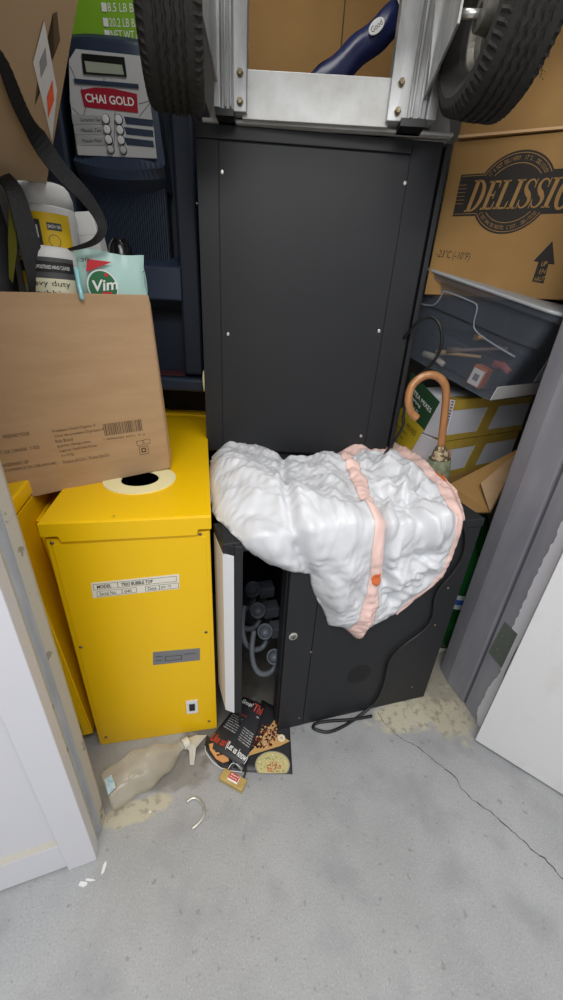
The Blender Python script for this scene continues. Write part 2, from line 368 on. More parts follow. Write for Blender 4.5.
# second yellow cabinet, leaning at the left behind the door jamb
MR = Matrix.Rotation(math.radians(YA+3), 3, 'Z') @ Matrix.Rotation(math.radians(-3.2), 3, 'Y')
Y2 = Frame((-.922, .640, .022), M=MR)
y2 = thing('vending_cabinet', 'yellow metal cabinet mostly hidden between the left door jamb and its twin', 'cabinet', Y2)
MB().box((0, 0, 0), (YW, .9, YH-.045)).build('body', YEL, y2, bevel=.003)
MB().box((-.006, -.008, YH-.04), (YW+.004, .9, YH)).build('lid', YEL, y2, bevel=.006, seg=3)
mb = MB(); pr = [(YW+.003, .10, .15), (YW+.003, .115, .10), (YW+.003, .14, .085), (YW+.003, .80, .085), (YW+.003, .80, YH-.10), (YW+.003, .10, YH-.10)]
mb.prism(pr, (.009, 0, 0)); mb.build('side_door', YEL, y2, bevel=.0015)
mb = MB(); mb.box((YW-.02, -.012, .02), (YW, -.006, YH-.05)); mb.build('front_flange', YEL, y2)
screw(y2, (YW-.010, -.012, .4), .004, BRASSY)

# third cabinet behind, dark open front with yellow rim
Y3 = Frame((-.80, 1.715, 0), 1)
y3 = thing('vending_cabinet', 'yellow rimmed cabinet with dark open front under the blue tea machine', 'cabinet', Y3)
mb = MB(); mb.box((0, 0, 0), (.46, .5, .84)); mb.build('body', YEL, y3, bevel=.003)
mb = MB(); mb.box((0, 0, .84), (.012, .5, .963)); mb.box((.448, 0, .84), (.46, .5, .963)); mb.box((0, 0, .945), (.46, .5, .963)); mb.build('rim', YEL2, y3)
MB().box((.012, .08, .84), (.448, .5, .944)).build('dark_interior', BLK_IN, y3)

# ================================================================ CARDBOARD BOX ON TOP WITH CLEANING SUPPLIES
BA = 35.6
cB = Vector((-.345, 1.066, YH+.003))
ux = Vector((math.cos(math.radians(BA)), math.sin(math.radians(BA)), 0))
BW, BD, BH = .56, .30, .464
RB = Matrix.Rotation(math.radians(BA), 3, 'Z') @ Matrix.Rotation(math.radians(-2.2), 3, 'Y')
BF = Frame(cB-RB @ Vector((BW, 0, -.004)), M=RB)
bx = thing('cardboard_box', 'open brown cardboard box of cleaning supplies standing on the yellow cabinet', 'box', BF)
t = .004
mb = MB(); mb.box((0, 0, 0), (BW, t, BH)); mb.box((0, BD-t, 0), (BW, BD, BH)); mb.box((0, t, 0), (t, BD-t, BH)); mb.box((BW-t, t, 0), (BW, BD-t, BH)); mb.box((t, t, 0), (BW-t, BD-t, t))
mb.build('carton', CARD, bx, bevel=.0015)
MB().prism([(BW, .0, BH), (BW, t, BH), (BW+.018, .05, BH-.02), (BW+.024, .05, .02), (BW, 0, 0)], (.001, 0, 0)).build('loose_flap', CARD_E, bx)
def bt(body, x0, y0, x1, y1, h, name='print'):
    a, b = BF.hit(x0, y0, 1, -.0004), BF.hit(x1, y1, 1, -.0004); text(name, body, INK, bx, a, b, a+Vector((0, 0, h)))
bt('PREPARE POUR', 4, 439, 30, 435, .009)
bt('PRODUIT USA, CANADA   Y-3025', -12, 457, 40, 449, .010)
bt('TRADEMARKS OF', 0, 468, 29, 463.5, .009)
bt('MARQUES DE COMMERCE DE LOBLAWS INC.', -20, 477, 58, 464.5, .009)
bt('Presidents Choice Organics  R', 53, 433.5, 96, 427, .009)
bt('Choix des presidents Organiques R', 55, 438.5, 104, 431, .009)
bt('Risk Brand', 56, 443, 73, 440.5, .008)
bt('Bold Mix: Melange melees', 58, 448.5, 91, 443, .008)
bt('Legumes: Feuille Des Penses', 60, 453, 97, 447, .008)
bt('6 x 312g', 62, 457.5, 74, 455.5, .008)
bt('Product of U.S.A. / Produit Des E.U.', 64, 464, 110, 456, .009)
mb = MB(); bl, br, tl = BF.hit(105, 436, 1, -.0004), BF.hit(143, 430.5, 1, -.0004), BF.hit(104.5, 424, 1, -.0004); u = 0
H = (tl-bl).length
while u < .98:
    ww = random.choice((.008, .012, .02)); a = bl.lerp(br, u); c = bl.lerp(br, min(1, u+ww)); mb.poly([a, c, c+Vector((0, 0, H)), a+Vector((0, 0, H))]); u += ww+random.choice((.008, .014, .02))
mb.build('barcode', INK, bx)
mb = MB()
def rect_ring(mb, a, w_, h_, t_):
    for (x0, z0, x1, z1) in ((0, 0, w_, t_), (0, h_-t_, w_, h_), (0, 0, t_, h_), (w_-t_, 0, w_, h_)): mb.poly([a+Vector((x0, 0, z0)), a+Vector((x1, 0, z0)), a+Vector((x1, 0, z1)), a+Vector((x0, 0, z1))])
a = BF.hit(137, 446, 1, -.0004); rect_ring(mb, a, .018, .014, .0012); rect_ring(mb, a+Vector((.02, 0, .001)), .018, .014, .0012)
a = BF.hit(140, 455, 1, -.0004); rect_ring(mb, a, .026, .024, .0014); rect_ring(mb, a+Vector((.006, 0, .006)), .013, .013, .003)
mb.build('recycling_mark', INK, bx)
bt('1 00060383 44721 21 6', 104, 440.5, 145, 435, .005)

BOXF = BF
def jar_frame(x, y, dy):   # place inside the box: pixel on the plane dy behind its front, dropped to the box bottom
    p = BF.hit(x, y, 1, dy); return BF.wld((p.x, dy, .006))
# big white jug with yellow label
JF = Frame(jar_frame(46, 260, .135), 0)
r_ = .060
jug = thing('wipes_canister', 'large white plastic canister with yellow label, behind the smaller black and yellow one', 'canister', JF)
top = JF.hit(45, 184, 1, 0).z
MB().lathe([(r_*.96, 0), (r_, .006), (r_, top-.058), (r_*.97, top-.050), (r_*.97, top-.046)], 56).build('bottle_body', mat('white_hdpe', '#d2d2d0', .45, sss=.1), jug, smooth=True)
MB().lathe([(r_*.97, top-.046), (r_*.96, top-.026), (r_*.88, top-.010), (r_*.76, top-.002), (r_*.5, top), (0, top)], 56).build('cap', mat('white_cap', '#c9c9c8', .5), jug, smooth=True)
def wrap(name, R, th0, th1, z0, z1, m, parent, off=.0006, n=24):
    mb = MB(); g = [[mb.bm.verts.new((( R+off)*math.sin(th0+(th1-th0)*i/n), -(R+off)*math.cos(th0+(th1-th0)*i/n), z)) for i in range(n+1)] for z in (z0, z1)]
    for i in range(n): mb.bm.faces.new((g[0][i], g[0][i+1], g[1][i+1], g[1][i]))
    return mb.build(name, m, parent, smooth=True)
def wraptext(name, body, R, th0, th1, z0, z1, m, parent, off=.0012, slant=0):
    bm = fontmesh(body); xs = [v.co.x for v in bm.verts]; ys = [v.co.y for v in bm.verts]; x0, x1, y0, y1 = min(xs), max(xs), min(ys), max(ys)
    for v in bm.verts:
        th = th0+(th1-th0)*(v.co.x-x0)/(x1-x0); z = z0+(z1-z0)*(v.co.y-y0)/(y1-y0)+slant*(v.co.x-x0)/(x1-x0); v.co = Vector(((R+off)*math.sin(th), -(R+off)*math.cos(th), z))
    mb = MB(); mb.bm.free(); mb.bm = bm; return mb.build(name, m, parent)
YLAB = mat('yellow_label', '#d9b410', .5); DKL = mat('charcoal_label', '#3a3a3c', .5)
lb = wrap('label', r_, -1.5, 1.25, .03, top-.060, YLAB, jug)
wrap('label_band', r_, -1.2, .20, top-.150, top-.074, DKL, lb, off=.0010)
wraptext('lettering', 'TOUGH', r_, -1.15, .10, top-.108, top-.084, WTXT, lb, off=.0016)
wrap('claim_box', r_, .42, .90, top-.092, top-.078, DKL, lb, off=.0010, n=8)
wraptext('lettering', 'EACH 100', r_, .46, .86, top-.088, top-.082, WTXT, lb, off=.0016)
wraptext('lettering', '*', r_, -.02, .08, top-.132, top-.120, YLAB, lb, off=.0016)
mb = MB()
for (cx_, cz_, rr) in ((.60, top-.112, .012),):
    for k in range(24):
        t0, t1 = 2*math.pi*k/24, 2*math.pi*(k+1)/24
        def pt(t, q): th = cx_+q*math.cos(t)/r_; return ((r_+.0015)*math.sin(th), -(r_+.0015)*math.cos(th), cz_+q*math.sin(t))
        mb.poly([pt(t0, rr), pt(t1, rr), pt(t1, rr-.0012), pt(t0, rr-.0012)])
mb.build('icon_ring', DKL, lb)
# smaller black/yellow canister in front
KF = Frame(jar_frame(45, 285, .070), 0)
k_ = .057
can = thing('wipes_canister', 'smaller canister with black and yellow label in front of the big white one', 'canister', KF)
top = KF.hit(40, 247, 1, 0).z
MB().lathe([(k_*.96, 0), (k_, .006), (k_, top-.026), (k_*.98, top-.014), (k_*.92, top-.005), (k_*.8, top), (0, top)], 56).build('bottle_body', MATS['white_hdpe'], can, smooth=True)
lb = wrap('label', k_, -1.55, 1.45, .03, top-.022, mat('grey_black_label', '#4c4c4e', .45), can)
wrap('label_band', k_, -1.4, 1.4, top-.050, top-.030, BTXT, lb, off=.0013)
wrap('yellow_patch', k_, -1.3, -.15, top-.075, top-.024, YLAB, lb, off=.0012)
wrap('white_band', k_, -1.5, 1.4, .03, top-.062, mat('label_cream', '#d9d5b8', .5), lb, off=.0009)
for i, s_ in enumerate(('heavy duty', 'scrubbing', 'TOWELS')): wraptext('lettering', s_, k_, -.5, 1.1, top-.080-.019*i, top-.066-.019*i, BTXT, lb, off=.0018)
wraptext('lettering', 'PRE-MOISTENED HAND CLEANER', k_, -.1, 1.2, top-.044, top-.037, WTXT, lb, off=.0019)

# white carton behind the wipes packet
WF = Frame(BF.wld((BF.hit(98, 250, 1, .19).x, .19, .01)), BA-28)
wc = thing('carton', 'plain white small carton standing between white canister and wipes packet', 'carton', WF)
hh = WF.hit(95, 212, 1, 0).z
Mt = Matrix.Rotation(math.radians(-7), 4, 'Y')
MB().box((-.055, 0, 0), (.055, .06, hh), Mt).build('carton_body', mat('white_carton', '#d8d8d6', .6), wc, bevel=.0015)
MB().box((-.054, -.0006, hh-.05), (.054, 0, hh-.0495), Mt).build('fold_line', mat('pale_line', '#9a9a9a', .6), wc)
a = Mt @ Vector((-.02, -.001, hh-.04)); text('lettering', 'nnn', mat('faint_grey_print', '#8f8f8f', .6), wc, a, a+Vector((.012, 0, -.001)), a+Vector((0, 0, .004)))

# Vim wipes packet, pillow shaped pouch
VF = Frame(BF.wld((BF.hit(112, 296, 1, .030).x, .030, BH-.10)), BA-12)
vp = thing('wipes_packet', 'pale mint wipes packet with round green logo sticking up from the box', 'packet', VF)
MINT = mat('mint_film', '#a9cfc8', .35, col2='#b7d8d0', scale=6, bump=.25, bscale=18)
tl_, tr_ = VF.hit(81, 249, 1, 0), VF.hit(149, 251, 1, 0)
z0 = 0; z1 = tl_.z; xl, xr = VF.hit(81, 290, 1, 0).x, VF.hit(147, 290, 1, 0).x
mb = MB(); NX, NZ = 22, 18
def pil(i, j, s):
    u, v = i/NX, j/NZ; thick = .022*(max(0, math.sin(math.pi*u))**.5)*(max(0, math.sin(math.pi*min(1, v*.94)))**.45)
    x = xl+(xr-xl)*u + .003*math.sin(9*v+2*s); z = z0+(z1-z0)*v + .003*math.sin(7*u); n_ = .003*noise.noise(Vector((u*6, v*6, s*3)))
    return (x, .02+s*thick+n_*(thick > .004)+(.004*math.sin(u*40) if v > .97 else 0), z)
for s in (-1, 1):
    g = [[mb.bm.verts.new(pil(i, j, s)) for j in range(NZ+1)] for i in range(NX+1)]
    for i in range(NX):
        for j in range(NZ): mb.bm.faces.new((g[i][j], g[i+1][j], g[i+1][j+1], g[i][j+1]))
pk = mb.build('pouch', MINT, vp, smooth=True)
def vdisc(name, px, rx, rz, m, off, ang=0, par=None):
    c = VF.hit(*px, 1, off); mb = MB(); mb.prism([(c.x+rx*math.cos(t), off, c.z+rz*math.sin(t)) for t in [k*math.pi/20 for k in range(40)]], (0, .0004, 0)); return mb.build(name, m, par or vp)
vdisc('logo_rim', (103, 287), .034, .036, WTXT, -.0052)
lg = vdisc('logo', (103, 287), .031, .033, mat('vim_green', '#1e6b3c', .4), -.0060)
c = VF.hit(92, 292, 1, -.0068); d = VF.hit(118, 289.5, 1, -.0068); text('lettering', 'Vim', WTXT, lg, c, d, c+Vector((.003, 0, .024)))
c = VF.hit(106, 275, 1, -.0068); MB().lathe([(.0042, 0), (.0042, .0006), (0, .0008)], 16, Matrix.Translation(c) @ Matrix.Rotation(math.radians(90), 4, 'X')).build('dot', mat('vim_red', '#c8202a', .4), lg)
q = [VF.hit(*p, 1, -.0056) for p in ((86, 272), (87, 259), (112, 262))]; MB().prism(q, (0, -.0004, 0)).build('red_corner', MATS['vim_red'], vp)
q = [VF.hit(*p, 1, -.0070) for p in ((102, 297), (102, 292), (112, 292), (112, 297))]; MB().prism(q, (0, -.0004, 0)).build('red_patch', MATS['vim_red'], vp)
a = VF.hit(81, 262, 1, -.0065); b_ = VF.hit(89, 261, 1, -.0065); text('lettering', '30', BTXT, vp, a, b_, a+Vector((0, 0, .007)))
a = VF.hit(141, 274, 1, -.004); b_ = VF.hit(145, 267, 1, -.004); text('lettering', '30', BTXT, vp, a, b_, a+Vector((.007, 0, .004)))
# blue sachet and dark bottle behind it
SF = Frame(BF.wld((BW-.032, .06, BH-.105)), BA)
tag(MB().box((-.02, 0, 0), (.02, .012, .135)).build('sachet', mat('lilac_blue_film', '#8d97c8', .35), None, bevel=.004, fr=SF), 'lilac blue sachet at right end behind the mint wipes packet', 'sachet')
SF2 = Frame(BF.wld((BW-.042, .115, .006)), 0)
tp = SF2.hit(137, 238, 1, 0).z
tag(MB().lathe([(.03, 0), (.032, .01), (.032, tp-.06), (.026, tp-.02), (.015, tp-.003), (0, tp)], 28).build('dark_bottle', mat('black_glossy', '#101013', .2), None, smooth=True, fr=SF2), 'dark bottle with rounded top just behind the mint wipes packet', 'bottle')
# mint drip over the box edge
DF = Frame(BF.wld((BF.hit(82, 300, 1, -.003).x, -.005, BH)), BA)
tag(MB().tube([(0, .012, .05), (0, .006, .012), (0, .0, .002), (0, -.001, -.008), (.001, -.001, -.014)], [.005, .005, .0045, .0055, .003], 12).build('soap_drip', mat('aqua_gel', '#8fc9cf', .2), None, smooth=True, fr=DF), 'pale aqua drip hanging over the front edge of the open box', 'drip')

# ---- tan carton leaning above the canister, with shipping label
tA, tB, tC = atY(47, 184, 1.03), atY(79, 0, .80), atY(8, 176, .97)
tX = (tB-tA).normalized(); tN = tX.cross(tC-tA).normalized()
if tN.dot(tA-CAMP) < 0: tN = -tN
tZ = tX.cross(tN); zs = 1 if tZ.dot(tC-tA) > 0 else -1
TF = Frame(tA, M=Matrix((tX, tN, tZ)).transposed())
tc_ = thing('cardboard_box', 'tan cardboard carton with white and orange shipping label, at top left above canister', 'box', TF)
TCARD = mat('tan_cardboard_dim', '#a1886a', .85, col2='#aa9172', scale=4, bump=.1)
mb = MB(); mb.box((0, 0, min(0, zs*.30)), (.46, .016, max(0, zs*.30))); mb.build('carton', TCARD, tc_, bevel=.003)
def tq(name, pxs, m, off, par=tc_):
    q = [TF.hit(x, y, 1, off) for (x, y) in pxs]; return MB().prism(q, (0, -.0005, 0)).build(name, m, par)
tq('printed_frame', [(35, 105), (37, 85), (60, 40), (57, 12), (53, 14), (54, 55)], mat('dark_brown_ink', '#5a4833', .85), -.0005)
lb = tq('shipping_label', [(52, 141), (33, 62), (44, 20), (57, 90)], mat('label_white', '#cfcfcf', .5), -.0012)
tq('orange_mark', [(48, 118), (47, 97), (52.5, 80), (54, 100)], mat('label_orange', '#e2562d', .5), -.0020, lb)
tq('barcode', [(41, 78), (39.5, 62), (45.5, 48), (47, 64)], mat('label_grey_print', '#8a8a8e', .5), -.0020, lb)

# ---- black bag at the far left, with straps
BAGM = mat('black_nylon', '#17171a', .6, bump=.4, bscale=35)
GF = Frame(BF.wld((BF.hit(-24, 260, 1, .12).x, .12, .014)), BA)
bag = thing('shoulder_bag', 'black nylon bag with hanging straps at far left of the supplies box', 'bag', GF)
mb = MB(); nn = 28; rings = []
for j in range(17):
    v = j/16; z = .70*v; sx = .085*(1-.25*v**3)*(.9+.1*math.sin(v*9)); sy = .075*(1-.45*v**2)
    rings.append([mb.bm.verts.new((-.02+sx*math.copysign(abs(math.cos(t))**.6, math.cos(t))+.006*noise.noise(Vector((math.cos(t)*2, v*7, 1))), sy*math.copysign(abs(math.sin(t))**.6, math.sin(t))+.008*noise.noise(Vector((t, v*6, 4))), z)) for t in [2*math.pi*k/nn for k in range(nn)]])
for j in range(16):
    for k in range(nn): mb.bm.faces.new((rings[j][k], rings[j][(k+1) % nn], rings[j+1][(k+1) % nn], rings[j+1][k]))
mb.bm.faces.new(rings[0][::-1]); mb.bm.faces.new(rings[-1]); mb.build('bag_body', BAGM, bag, smooth=True)
def strap(name, pxs, wid, Yf, m=BAGM, tw=0.0):
    P3 = smoothpts([GF.loc(atY(x, y, Y)) for (x, y, Y) in pxs], 6); mb = MB(); prev = None
    for i, p in enumerate(P3):
        tdir = (P3[min(i+1, len(P3)-1)]-P3[max(i-1, 0)]).normalized(); view = (GF.loc(CAMP)-p).normalized(); f = i/(len(P3)-1)
        wv = wid[0]+(wid[1]-wid[0])*f if len(wid) == 2 else (wid[0]*(1-2*f)+wid[1]*2*f if f < .5 else wid[1]*(2-2*f)+wid[2]*(2*f-1))
        s_ = tdir.cross(Vector((.25, -1, .15))).normalized()*wv/2; th = s_.cross(tdir).normalized()*.0015
        cur = [mb.bm.verts.new(p+s_+th), mb.bm.verts.new(p-s_+th), mb.bm.verts.new(p-s_-th), mb.bm.verts.new(p+s_-th)]
        if prev:
            for k in range(4): mb.bm.faces.new((prev[k], prev[(k+1) % 4], cur[(k+1) % 4], cur[k]))
        else: mb.bm.faces.new(cur)
        prev = cur
    mb.bm.faces.new(prev[::-1]); return mb.build(name, m, bag, smooth=False)
STR = mat('black_webbing', '#131314', .5, bump=.3, bscale=200)
strap('shoulder_strap', [(-20, -40, .76), (4, 40, .80), (20, 98, .86), (38, 138, .92), (60, 170, .95), (84, 195, .98), (99, 217, 1.0), (102, 231, 1.0), (92, 243, 1.0), (68, 250, 1.0)], (.050, .034, .005), 0, STR)
strap('side_strap', [(3, 176, .93), (14, 190, .93), (22, 215, .93), (31, 250, .935), (40, 290, .95), (43, 330, .96)], (.028, .05), 0, STR)
q = [GF.loc(atY(x, y, .925)) for (x, y) in ((8, 240), (9, 278), (13, 283), (17, 250), (15, 205), (9, 195))]
MB().prism(q, (0, .004, 0)).build('yellow_pocket', mat('olive_yellow_mesh', '#6d6a1e', .6), bag)

# ================================================================ BLUE TEA VENDING MACHINE
MF = Frame((-.86, 1.62, .966), 3)
mz0 = 0
tm = thing('drink_machine', 'dark blue hot tea machine with silver button panel and red logo', 'vending machine', MF)
def mh(x, y, off=0): return MF.hit(x, y, 1, off)
XR = mh(200, 300).x; topz = mh(110, 42).z
XC = mh(115, 110).x; XL = 2*XC-XR
xr2 = mh(183, 200).x
mb = MB(); mb.box((XL, .10, .0), (XR, .42, topz)); 
mb.box((xr2-.03, .0, .06), (XR, .10, topz-.03)); mb.box((XL, .0, .06), (XL+XR-xr2+.03, .10, topz-.03)); mb.build('cabinet_shell', NAVY_D, tm, bevel=.012, seg=3)
zA = mh(115, 45).z; zB = mh(117, 158).z; zC = mh(120, 186).z; zD = mh(165, 256).z; zE = mh(170, 300).z; zF = mh(175, 374).z
hw0 = (mh(142, 60).x-mh(70, 60).x)/2+.01; hw1 = (mh(160, 155).x-mh(78, 155).x)/2+.012
# upper door: bulging head holding the panel
pro = [(0, zA+.02), (-.012, zA), (-.012, zB), (-.02, zB-.03), (0.02, zC-.01)]
mb = MB(); n = 18
def hx(u, z): f = (z-zB)/(zA-zB); hw = hw1+(hw0-hw1)*f; return XC+hw*u
rows = []
for (y, z) in [(.10, zA+.02), (.0, zA+.02), (-.012, zA+.008), (-.014, zA), (-.014, zB), (-.022, zB-.02), (-.018, zB-.045), (.02, zC), (.10, zC)]:
    rows.append([mb.bm.verts.new((hx(-1+2*i/n, max(z, zB)), y+(.018*abs(-1+2*i/n)**3 if -.02 < y < .1 else 0)+0, z+(.02*(1-(-1+2*i/n)**2)-.02 if False else 0) - (.016*(1-(-1+2*i/n)**2) if z <= zB-.02 else 0))) for i in range(n+1)])
for j in range(len(rows)-1):
    for i in range(n): mb.bm.faces.new((rows[j][i], rows[j][i+1], rows[j+1][i+1], rows[j+1][i]))
for i_ in (0, n): mb.bm.faces.new([r[i_] for r in rows])
mb.build('head', NAVY, tm, smooth=False)
PO = -.0148
def curv(x): return .018*abs((x-XC)/hw1)**3
def mquad(name, pxs, m, off, par, th=.0006):
    q = [mh(x, y, off) for (x, y) in pxs]; return MB().prism(q, (0, -th, 0)).build(name, m, par)
pn = mquad('control_panel', [(78, 155), (157, 158.5), (154, 130), (146.5, 80), (141, 56), (76, 49), (69, 60), (70, 100)], PANEL, PO, tm)
mquad('display_bezel', [(84, 74), (127, 77), (124.5, 58), (82, 54)], BLKPL, PO-.001, pn, .004)
mquad('display', [(86.5, 72), (124, 75), (122, 65), (84.5, 61)], LCD, PO-.0055, pn)
mquad('slot_bar', [(75, 83.5), (139, 88.5), (138.5, 84.5), (74, 79)], NAVY, PO-.001, pn, .003)
lg = mquad('logo_plate', [(84.5, 107), (138, 113), (137, 94), (112, 88.5), (95, 87.5), (80.5, 90)], RED, PO-.001, pn, .001)
a, b_, c_ = mh(86, 102, PO-.0026), mh(134.5, 106.5, PO-.0026), mh(84.5, 93, PO-.0026); text('lettering', 'CHAI GOLD', WTXT, lg, a, b_, c_)
for row, y in enumerate((119.5, 130, 140.5)):
    mquad('name_card', [(73+row*2, y+4.5), (103+row*1.2, y+5.0), (102+row, y-3.5), (71.5+row*2, y-5.5)], mat('card_grey', '#a9abad', .5), PO-.001, pn)
    a, b_, c_ = mh(80+row, y+2, PO-.002), mh(100+row, y+2, PO-.002), mh(80+row, y-1.5, PO-.002); text('lettering', ('Cardamom Tea', 'Masala Tea', 'Masala Plain')[row], BTXT, pn, a, b_, c_)
    mquad('dark_slot', [(126+row*.5, y+4.5), (153+row*.6, y+7), (153, y+.5), (124, y-3)], NAVY, PO-.001, pn)
for (x, y) in ((106, 119.5), (107.5, 130), (109, 140), (119, 120), (120.3, 130.5), (121.5, 140.5), (111, 149.8), (123.5, 150.5)):
    p = mh(x, y, PO-.001); M = Matrix.Translation(p) @ Matrix.Rotation(math.radians(90), 4, 'X'); rr = .0128 if y < 145 else .0118
    bt_ = MB().lathe([(rr, 0), (rr, .003), (rr*.85, .0032), (rr*.85, .003)], 24, M).build('button_rim', BTXT, pn)
    MB().lathe([(rr*.84, .003), (rr*.84, .006), (rr*.6, .007), (0, .007)], 24, M).build('button', WHITE if y < 145 else mat('button_grey', '#bfc1c3', .4), pn, smooth=False)
mb = MB()
for (p0, p1) in (((70, 66), (76, 80)), ((81, 87), (83, 92)), ((139, 104), (150, 101)), ((139, 117), (150, 103)), ((72, 108), (83, 118)), ((83, 116), (86, 108)), ((118, 84), (118, 88)), ((115, 112), (114, 148)), ((114, 146), (103, 124)), ((104, 78), (104, 82))):
    a, c = mh(*p0, PO-.0008), mh(*p1, PO-.0008); d_ = (c-a).normalized(); s_ = Vector((-d_.z, 0, d_.x))*.0009; MB().poly([a+s_, c+s_, c-s_, a-s_]).build('graphic_line', BTXT, pn)
# fluted front under the head
fx0, fx1 = 2*XC-mh(168, 250).x, mh(168, 250).x
mb = MB(); nf = 34
for i in range(nf):
    x0 = fx0+(fx1-fx0)*i/nf; wv = (fx1-fx0)/nf; mb.box((x0+.15*wv, .022, zD-.02), (x0+.85*wv, .034, zC+.03))
mb.build('fluting', mat('navy_ribs', '#2b374b', .4), tm)
MB().box((fx0, .034, zD-.02), (fx1, .10, zC+.03)).build('fluted_panel', NAVY_D, tm)
mb = MB(); mb.prism([(fx0, .05, zD), (fx0, -.01, zD-.035), (fx0, -.02, zE), (fx0, .04, zE-.03), (fx0, .10, zE-.03), (fx0, .10, zD)], (xr2-fx0-.02, 0, 0)); mb.build('spout_hood', NAVY, tm, bevel=.004)
mb = MB(); mb.box((fx0, .0, .055), (xr2-.03, .10, .062)); mb.build('tray_mat', mat('maroon_mat', '#4a1f2a', .7), tm)
mb = MB(); mb.box((XL-.005, -.035, 0), (XR+.006, .42, .052)); mb.build('base', NAVY, tm, bevel=.012, seg=3)
# green carton on top
GFm = Frame(MF.wld((XC-.16, .03, topz+.002)), 3)
gb = thing('green_carton', 'bright green carton with white weight lettering on top of the blue tea machine', 'box', GFm)
MB().box((0, 0, 0), (.36, .25, .3)).build('carton', GREEN, gb, bevel=.002)
for (y, s_) in ((8, '8.5 LB BAG'), (23, '20.2 LB BAG'), (35, 'NET WT AT')):
    a, b_ = GFm.hit(107+y*.12, y+3.5, 1, -.001), GFm.hit(144, y+4.5, 1, -.001); text('lettering', s_, WTXT, gb, a, b_, a+Vector((0, 0, .018)))
    a = GFm.hit(101+y*.12, y+3.5, 1, -.001); MB().box(a, a+Vector((.015, -.001, .018))).build('check_square', WTXT, gb)

# ================================================================ BLACK CABINETS
TFm = Frame((-.300, 1.392, .794), 2.6)
TW, TD, THt = .70, .62, .946
tall = thing('equipment_cabinet', 'tall black metal cabinet with hand truck on top and screwed side panel', 'cabinet', TFm)
MB().box((0, .004, 0), (TW, TD, THt)).build('body', BLK, tall, bevel=.003)
s1 = TFm.hit(218, 140, 1, 0).x; s2 = TFm.hit(412, 150, 1, 0).x
MB().box((0, 0, 0), (s1-.001, .004, THt-.032)).build('corner_post', BLK, tall, bevel=.0015)
MB().box((s2+.001, 0, 0), (TW-.004, .004, THt)).build('corner_post', BLK, tall, bevel=.0015)
MB().box((s1+.001, .0006, 0.006), (s2-.001, .0042, THt-.034)).build('side_panel', BLK, tall, bevel=.0012)
MB().box((0, -.004, THt-.031), (s2, .004, THt)).build('top_rail', BLK, tall, bevel=.002)
MB().box((TW+.004, -.006, .0), (TW+.020, TD-.1, THt-.004)).build('door', BLK, tall, bevel=.003)
for (x, y) in ((222, 172), (405, 183), (228, 334), (379, 331), (361, 436)): screw(tall, TFm.hit(x, y, 1, .0004), .0058, STEEL)
screw(tall, TFm.hit(190, 203, 1, 0)+Vector((.02, 0, 0)), .003, BRASSY)

LA = 16.5
LO = Vector((.036, .809, 0)); lu = Vector((math.cos(math.radians(LA)), math.sin(math.radians(LA)), 0))
LFm = Frame(LO - lu*.178, LA)
LW_, LD_, LH = .178+.577, .74, .788
low = thing('equipment_cabinet', 'low black metal cabinet with round lock and open bay, plastic bag on top', 'cabinet', LFm)
MB().prism([(.0, 0, LH-.028), (LW_+.004, 0, LH-.028), (LW_+.004, LD_, LH-.028), (.075, LD_, LH-.028)], (0, 0, .028)).build('top_plate', BLK, low, bevel=.003)
xs0 = .178; xs1 = LFm.hit(313, 640, 1, 0).x
MB().box((xs0, 0, 0.004), (xs1-.001, .018, LH-.029)).build('lock_stile', BLK, low, bevel=.0015)
MB().box((xs1+.001, .001, 0.004), (LW_, .018, LH-.029)).build('side_panel', BLK, low, bevel=.0015)
MB().box((LW_-.004, .018, 0.0), (LW_, LD_, LH-.029)).build('right_wall', BLK, low)
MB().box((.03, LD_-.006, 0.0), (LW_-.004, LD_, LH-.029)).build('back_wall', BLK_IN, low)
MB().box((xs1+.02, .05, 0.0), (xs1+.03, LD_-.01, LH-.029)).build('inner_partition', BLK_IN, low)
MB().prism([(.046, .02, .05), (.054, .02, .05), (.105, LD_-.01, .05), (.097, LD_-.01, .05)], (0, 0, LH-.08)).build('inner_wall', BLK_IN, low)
MB().box((xs0-.004, .018, .004), (xs0, .06, LH-.03)).build('stile_return', BLK, low)
zd = LFm.hit(226, 714, 1, -.006).z
pw = [LFm.loc(Vector((x, y, 0))) for (x, y) in ((-.176, .862), (-.136, .766), (-.106, .757), (-.085, .760), (-.115, .88))]
dr = MB().prism([Vector((p.x, p.y, zd)) for p in (pw[2], pw[3], pw[4], (pw[4]+pw[0])/2)], (0, 0, LH-.004-zd)).build('door', BLK, low, bevel=.002)
MB().prism([Vector((p.x, p.y, zd)) for p in (pw[0], pw[1], pw[2]+Vector((-.0006, 0, 0)), (pw[4]+pw[0])/2)], (0, 0, LH-.032-zd)).build('door_liner', WHITE, dr, bevel=.0015)
MB().prism([Vector((p.x, p.y, LH-.031)) for p in (pw[0], pw[1], pw[2]+Vector((-.0006, 0, 0)), (pw[4]+pw[0])/2)], (0, 0, .027)).build('door_cap', BLK, dr, bevel=.002)
# lock
p = LFm.hit(293, 636, 1, 0); M = Matrix.Translation(p) @ Matrix.Rotation(math.radians(90), 4, 'X')
lk = MB().lathe([(.0135, 0), (.0135, .003), (.011, .005), (.009, .005), (.009, .003), (.0, .003)], 28, M).build('lock', STEEL, low, smooth=False)
MB().lathe([(.008, .003), (.008, .006), (.006, .007), (0, .007)], 20, M).build('lock_core', mat('lock_nickel', '#9c968a', .35, .9), lk)
MB().box(p+Vector((-.001, -.0078, -.005)), p+Vector((.001, -.0068, .005))).build('keyhole', SEAM, lk)
